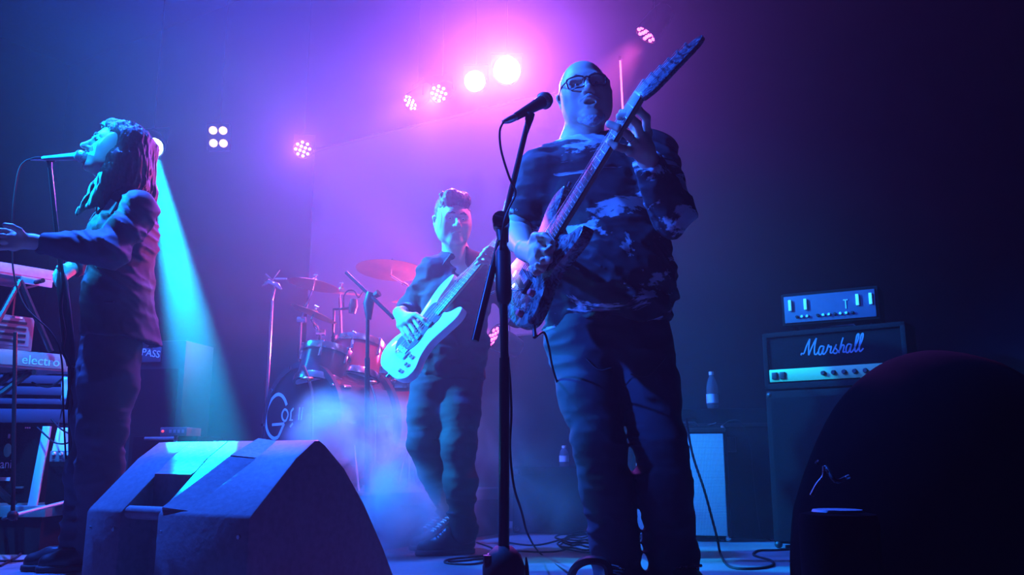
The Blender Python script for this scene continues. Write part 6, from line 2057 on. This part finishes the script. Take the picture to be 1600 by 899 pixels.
for k in range(30):
    ang = math.pi * (0.10 + 0.88 * rs.rand()) * (1 if k % 2 else -1)      # round the back from one temple to the other
    a = math.sin(ang) * 0.080
    b = 0.022 - 0.135 * abs(ang) / math.pi
    top = H.w(a * 0.85, b, 0.045)
    d1 = H.w(a * 1.10, b - 0.010, -0.050)
    d2 = np.array(d1) + np.array([0.004 + 0.010 * rs.randn(), 0.010 * rs.randn(), -0.085])
    d3 = d2 + np.array([(-0.035 if b > -0.04 else 0.008) + 0.016 * rs.randn(), 0.010 * rs.randn(), -0.09 - 0.05 * rs.rand()])
    r = 0.026 + 0.006 * rs.rand()
    hs.cone(top, d1, r, r, 0.035)
    hs.cone(d1, d2, r, r * 0.9, 0.035)
    hs.cone(d2, d3, r * 0.9, 0.012, 0.03)
for a, dx in ((-0.07, -0.050), (-0.055, -0.055), (-0.075, -0.02), (0.06, -0.07)):
    q0 = H.w(a * 1.1, 0.0, -0.06)
    q1 = np.array(q0) + np.array([dx * 0.4, -0.02, -0.09])
    q2 = q1 + np.array([dx, -0.015, -0.12])
    hs.cone(q0, q1, 0.026, 0.024, 0.03)
    hs.cone(q1, q2, 0.024, 0.010, 0.03)
hs.ell(H.w(0, -0.045, -0.05), np.array((0.085, 0.065, 0.10)) * H.k, H.R, 0.03)
hs.ell(H.w(0.0, 0.105, -0.010), np.array((0.13, 0.082, 0.092)) * H.k, H.R, 0.010, 'sub')
hs.ell(H.w(0.0, 0.085, -0.078), np.array((0.13, 0.060, 0.055)) * H.k, H.R, 0.010, 'sub')
hrn = hairnoise((120, 120, 15), 0.011, 7)
sculpt('hair', hs, 0.0042, mat('brown_hair', (0.09, 0.068, 0.055), 0.58, noise=0.35, nscale=80), singer, noise=lambda p: hrn(p + 0.02 * np.stack([vnoise(p * 9, 3), vnoise(p * 9, 4), 0 * p[:, 0]], 1)), label='long wavy dark hair')
# loose locks over the hair: fine wavy strands, too many to count
mb = MB()
rs = np.random.RandomState(21)
for k in range(300):
    ang = math.pi * (0.12 + 0.86 * rs.rand()) * (1 if k % 3 else -1)
    a = math.sin(ang) * 0.086
    b = 0.022 - 0.135 * abs(ang) / math.pi
    hgt = 0.015 + 0.078 * rs.rand()
    sh_ = max(0.0, 1 - (hgt / 0.135) ** 2) ** 0.5
    p0 = H.w(a * sh_ * 0.8, b * sh_ + 0.01, 0.035 + hgt)
    p1 = H.w(a * 1.12, b - 0.012, 0.02)
    p2 = H.w(a * 1.25, b - 0.016, -0.06)
    ln = 0.13 + 0.12 * rs.rand()
    fw2 = -0.05 * rs.rand() if b > -0.05 else 0.015 * rs.rand()
    p3 = np.array(p2) + np.array([fw2 * 0.4 + 0.012 * rs.randn(), 0.012 * rs.randn(), -ln * 0.5])
    p4 = np.array(p2) + np.array([fw2 + 0.016 * rs.randn(), 0.014 * rs.randn(), -ln])
    pts = smooth_pts([p0, p1, p2, p3, p4], 4)
    ph, am_ = 6.28 * rs.rand(), 0.003 + 0.003 * rs.rand()
    pts = [p + Vector((am_ * math.sin(ph + i * 0.9), am_ * math.cos(ph + i * 0.8), 0)) * min(1, i / 6) for i, p in enumerate(pts)]
    n_ = len(pts)
    r_ = 0.0022 + 0.0022 * rs.rand()
    mb.tube(pts, [r_ * (1 - 0.75 * (i / (n_ - 1)) ** 2) for i in range(n_)], 5)
hl_ = mb.build('loose_hair', mat('brown_hair', (0.10, 0.075, 0.06), 0.42), singer, world=True, angle=80)
hl_['kind'] = 'stuff'
# blazer, open at the front, over a pale shirt
T = SDF()
T.cone(mid(shN, shF, 0.5) - np.array([0, 0, 0.015]), chest, 0.085, 0.115, 0.04, (YX, 1.55))
T.cone(chest, belly, 0.118, 0.122, 0.05, (YX, 1.42))
T.cone(belly, pelv + np.array([0.01, 0, -0.03]), 0.125, 0.155, 0.05, (YX, 1.35))
for sh, el, wr in ((shN, elN, wrN), (shF, elF, wrF)):
    T.cone(neck, sh, 0.055, 0.058, 0.05)
    T.cone(sh, el, 0.072, 0.064, 0.03)
    T.cone(el, mid(el, wr, 0.90), 0.064, 0.043, 0.025, capb=True)
T.ell(neck + np.array([-0.03, 0, 0.05]), (0.065, 0.065, 0.055), k=0.01, op='sub')
# the front opening
fw_ = np.array([-1.0, -0.25, 0])
T.cone(neck + fw_ * 0.10 + np.array([0, 0, -0.02]), belly + fw_ * 0.165 + np.array([0, 0, 0.05]), 0.045, 0.05, 0.008, op='sub')
T.cone(belly + fw_ * 0.165 + np.array([0, 0, 0.05]), pelv + fw_ * 0.19 + np.array([0, 0, -0.1]), 0.05, 0.10, 0.008, op='sub')
T.cut(pelv + np.array([0, 0, 0.005]), (-0.10, 0, -1))
BLZ = mat('dark_blazer', (0.055, 0.05, 0.06), 0.7, noise=0.2, nscale=14)
sl_mask = lambda p: 0.5 + 1.3 * np.exp(-(((p[:, 0] - (shN[0] - 0.05)) / 0.16) ** 2 + ((p[:, 2] - shN[2] + 0.08) / 0.16) ** 2))
blazer = sculpt('blazer', T, 0.0066, BLZ, singer, noise=cat_noise(folds((6, 6, 21), 0.011, 51, sl_mask, axis=np.array([[0.82, 0, 0.57], [0, 1, 0], [-0.57, 0, 0.82]], np.float32)), folds((8, 8, 12), 0.0035, 19)))
L_ = SDF()
L_.cone(chest + np.array([0.01, 0, 0.05]), belly, 0.098, 0.098, 0.05, (YX, 1.36))
L_.cone(belly, pelv, 0.100, 0.112, 0.05, (YX, 1.32))
L_.cut(pelv + np.array([0, 0, -0.01]), (0, 0, -1))
L_.ell(neck + np.array([-0.03, 0, 0.06]), (0.06, 0.06, 0.06), k=0.01, op='sub')
sculpt('shirt', L_, 0.0075, mat('grey_blue_shirt', (0.28, 0.30, 0.34), 0.8, noise=0.1), singer, noise=folds((6, 6, 9), 0.003, 61))
# lapel on the near side
lp_ = [A(176, 312, 3.35), A(150, 348, 3.34), A(130, 366, 3.36), A(139, 372, 3.34), A(150, 378, 3.33), A(172, 342, 3.33), A(186, 318, 3.33)]
mb = MB()
q = [Vector(v) for v in lp_]
off = Vector((-0.004, -0.010, 0.002))
n_ = len(q)
mb.add(q + [v + off for v in q], [tuple(range(n_)), tuple(range(2 * n_ - 1, n_ - 1, -1))] + [(i, (i + 1) % n_, (i + 1) % n_ + n_, i + n_) for i in range(n_)])
mb.build('lapel', mat('pale_lapel', (0.30, 0.31, 0.34), 0.6), blazer, world=True)
MB().tube(smooth_pts([A(140, 478, 3.34), A(155, 474, 3.325), A(178, 472, 3.32)], 4), 0.004, 6).build('pocket_flap', BLZ, blazer, world=True)
J = SDF()
J.cone(pelv + np.array([-0.02, 0, 0.03]), pelv + np.array([-0.035, 0, -0.04]), 0.100, 0.095, 0.05, (YX, 1.4))
for hp, kn, an in ((hipN, knN, anN), (hipF, knF, anF)):
    limb(J, [hp, mid(hp, kn, 0.5), kn, mid(kn, an, 0.4), an - np.array([0, 0, 0.01])], [0.100, 0.100, 0.084, 0.078, 0.066], 0.04)
sculpt('trousers', J, 0.0075, denim('dark_trousers', (0.07, 0.07, 0.085)), singer, noise=cat_noise(folds((6, 6, 18), 0.008, 71, lowcut), folds((7, 7, 10), 0.005, 6)))
shoe(singer, 'shoe', an0(anN) + np.array([0.05, 0.02, 0]), an0(anN) + np.array([-0.20, -0.05, 0]), BOOTM, SOLEM, 0.045, 0.09)
shoe(singer, 'shoe', an0(anF) + np.array([0.05, 0.02, 0]), an0(anF) + np.array([-0.19, -0.05, 0]), BOOTM, SOLEM, 0.045, 0.09)

# ------------------------------------------------------------------ low smoke rolling off the back of the stage
def smoke(label, blobs, dens, seed):
    S = SDF()
    for px, py, y, r in blobs:
        S.ell(A(px, py, y), (r * 1.15, r * 0.9, r), k=0.10)
    S.cut((0, 0, 0.01), (0, 0, -1))
    c = A(*blobs[0][:3])
    org = (c[0], c[1], 0.0)
    m = bpy.data.materials.new('smoke_%d' % seed)
    m.use_nodes = True
    nt = m.node_tree
    nt.nodes.remove(nt.nodes['Principled BSDF'])
    v = nt.nodes.new('ShaderNodeVolumeScatter')
    v.inputs['Anisotropy'].default_value = 0.1
    v.inputs['Color'].default_value = (0.95, 0.95, 1, 1)
    tc = nt.nodes.new('ShaderNodeTexCoord')
    n = nt.nodes.new('ShaderNodeTexNoise')
    n.inputs['Scale'].default_value, n.inputs['Detail'].default_value, n.inputs['Distortion'].default_value = 3.0, 6, 1.0
    nt.links.new(tc.outputs['Object'], n.inputs['Vector'])
    # thinner toward the outside of the cloud
    dens_n = None
    for px, py, y, r in blobs:
        q = A(px, py, y) - np.array(org)
        vm = nt.nodes.new('ShaderNodeVectorMath')
        vm.operation = 'DISTANCE'
        vm.inputs[1].default_value = tuple(q)
        nt.links.new(tc.outputs['Object'], vm.inputs[0])
        mr = nt.nodes.new('ShaderNodeMapRange')
        mr.interpolation_type = 'SMOOTHSTEP'
        mr.inputs['From Min'].default_value, mr.inputs['From Max'].default_value = r * 1.05, r * 0.15
        nt.links.new(vm.outputs['Value'], mr.inputs['Value'])
        if dens_n is None:
            dens_n = mr.outputs['Result']
        else:
            ad = nt.nodes.new('ShaderNodeMath')
            ad.operation = 'MAXIMUM'
            nt.links.new(dens_n, ad.inputs[0])
            nt.links.new(mr.outputs['Result'], ad.inputs[1])
            dens_n = ad.outputs[0]
    mr = nt.nodes.new('ShaderNodeMapRange')
    mr.inputs['From Min'].default_value, mr.inputs['From Max'].default_value = 0.43, 0.66
    nt.links.new(n.outputs['Fac'], mr.inputs['Value'])
    mu = nt.nodes.new('ShaderNodeMath')
    mu.operation = 'MULTIPLY'
    nt.links.new(mr.outputs['Result'], mu.inputs[0])
    nt.links.new(dens_n, mu.inputs[1])
    mu2 = nt.nodes.new('ShaderNodeMath')
    mu2.operation = 'MULTIPLY'
    mu2.inputs[1].default_value = dens
    nt.links.new(mu.outputs[0], mu2.inputs[0])
    nt.links.new(mu2.outputs[0], v.inputs['Density'])
    nt.links.new(v.outputs['Volume'], nt.nodes['Material Output'].inputs['Volume'])
    o = sculpt('smoke', S, 0.03, m, None, origin=org)
    bm = bmesh.new()
    bm.from_mesh(o.data)
    bmesh.ops.recalc_face_normals(bm, faces=bm.faces)
    bm.to_mesh(o.data)
    bm.free()
    tag(o, label, 'smoke', kind='stuff')
    return o
smoke('pale blue smoke billowing low between the floor monitor and the bass player\'s legs', [(590, 735, 4.25, 0.40), (520, 685, 4.2, 0.27), (650, 760, 4.3, 0.34), (600, 805, 4.05, 0.34), (560, 700, 4.3, 0.28)], 13.0, 1)
smoke('thin violet smoke drifting low behind the microphone stand', [(790, 760, 4.6, 0.40), (760, 700, 4.7, 0.35), (830, 790, 4.5, 0.30)], 0.9, 2)
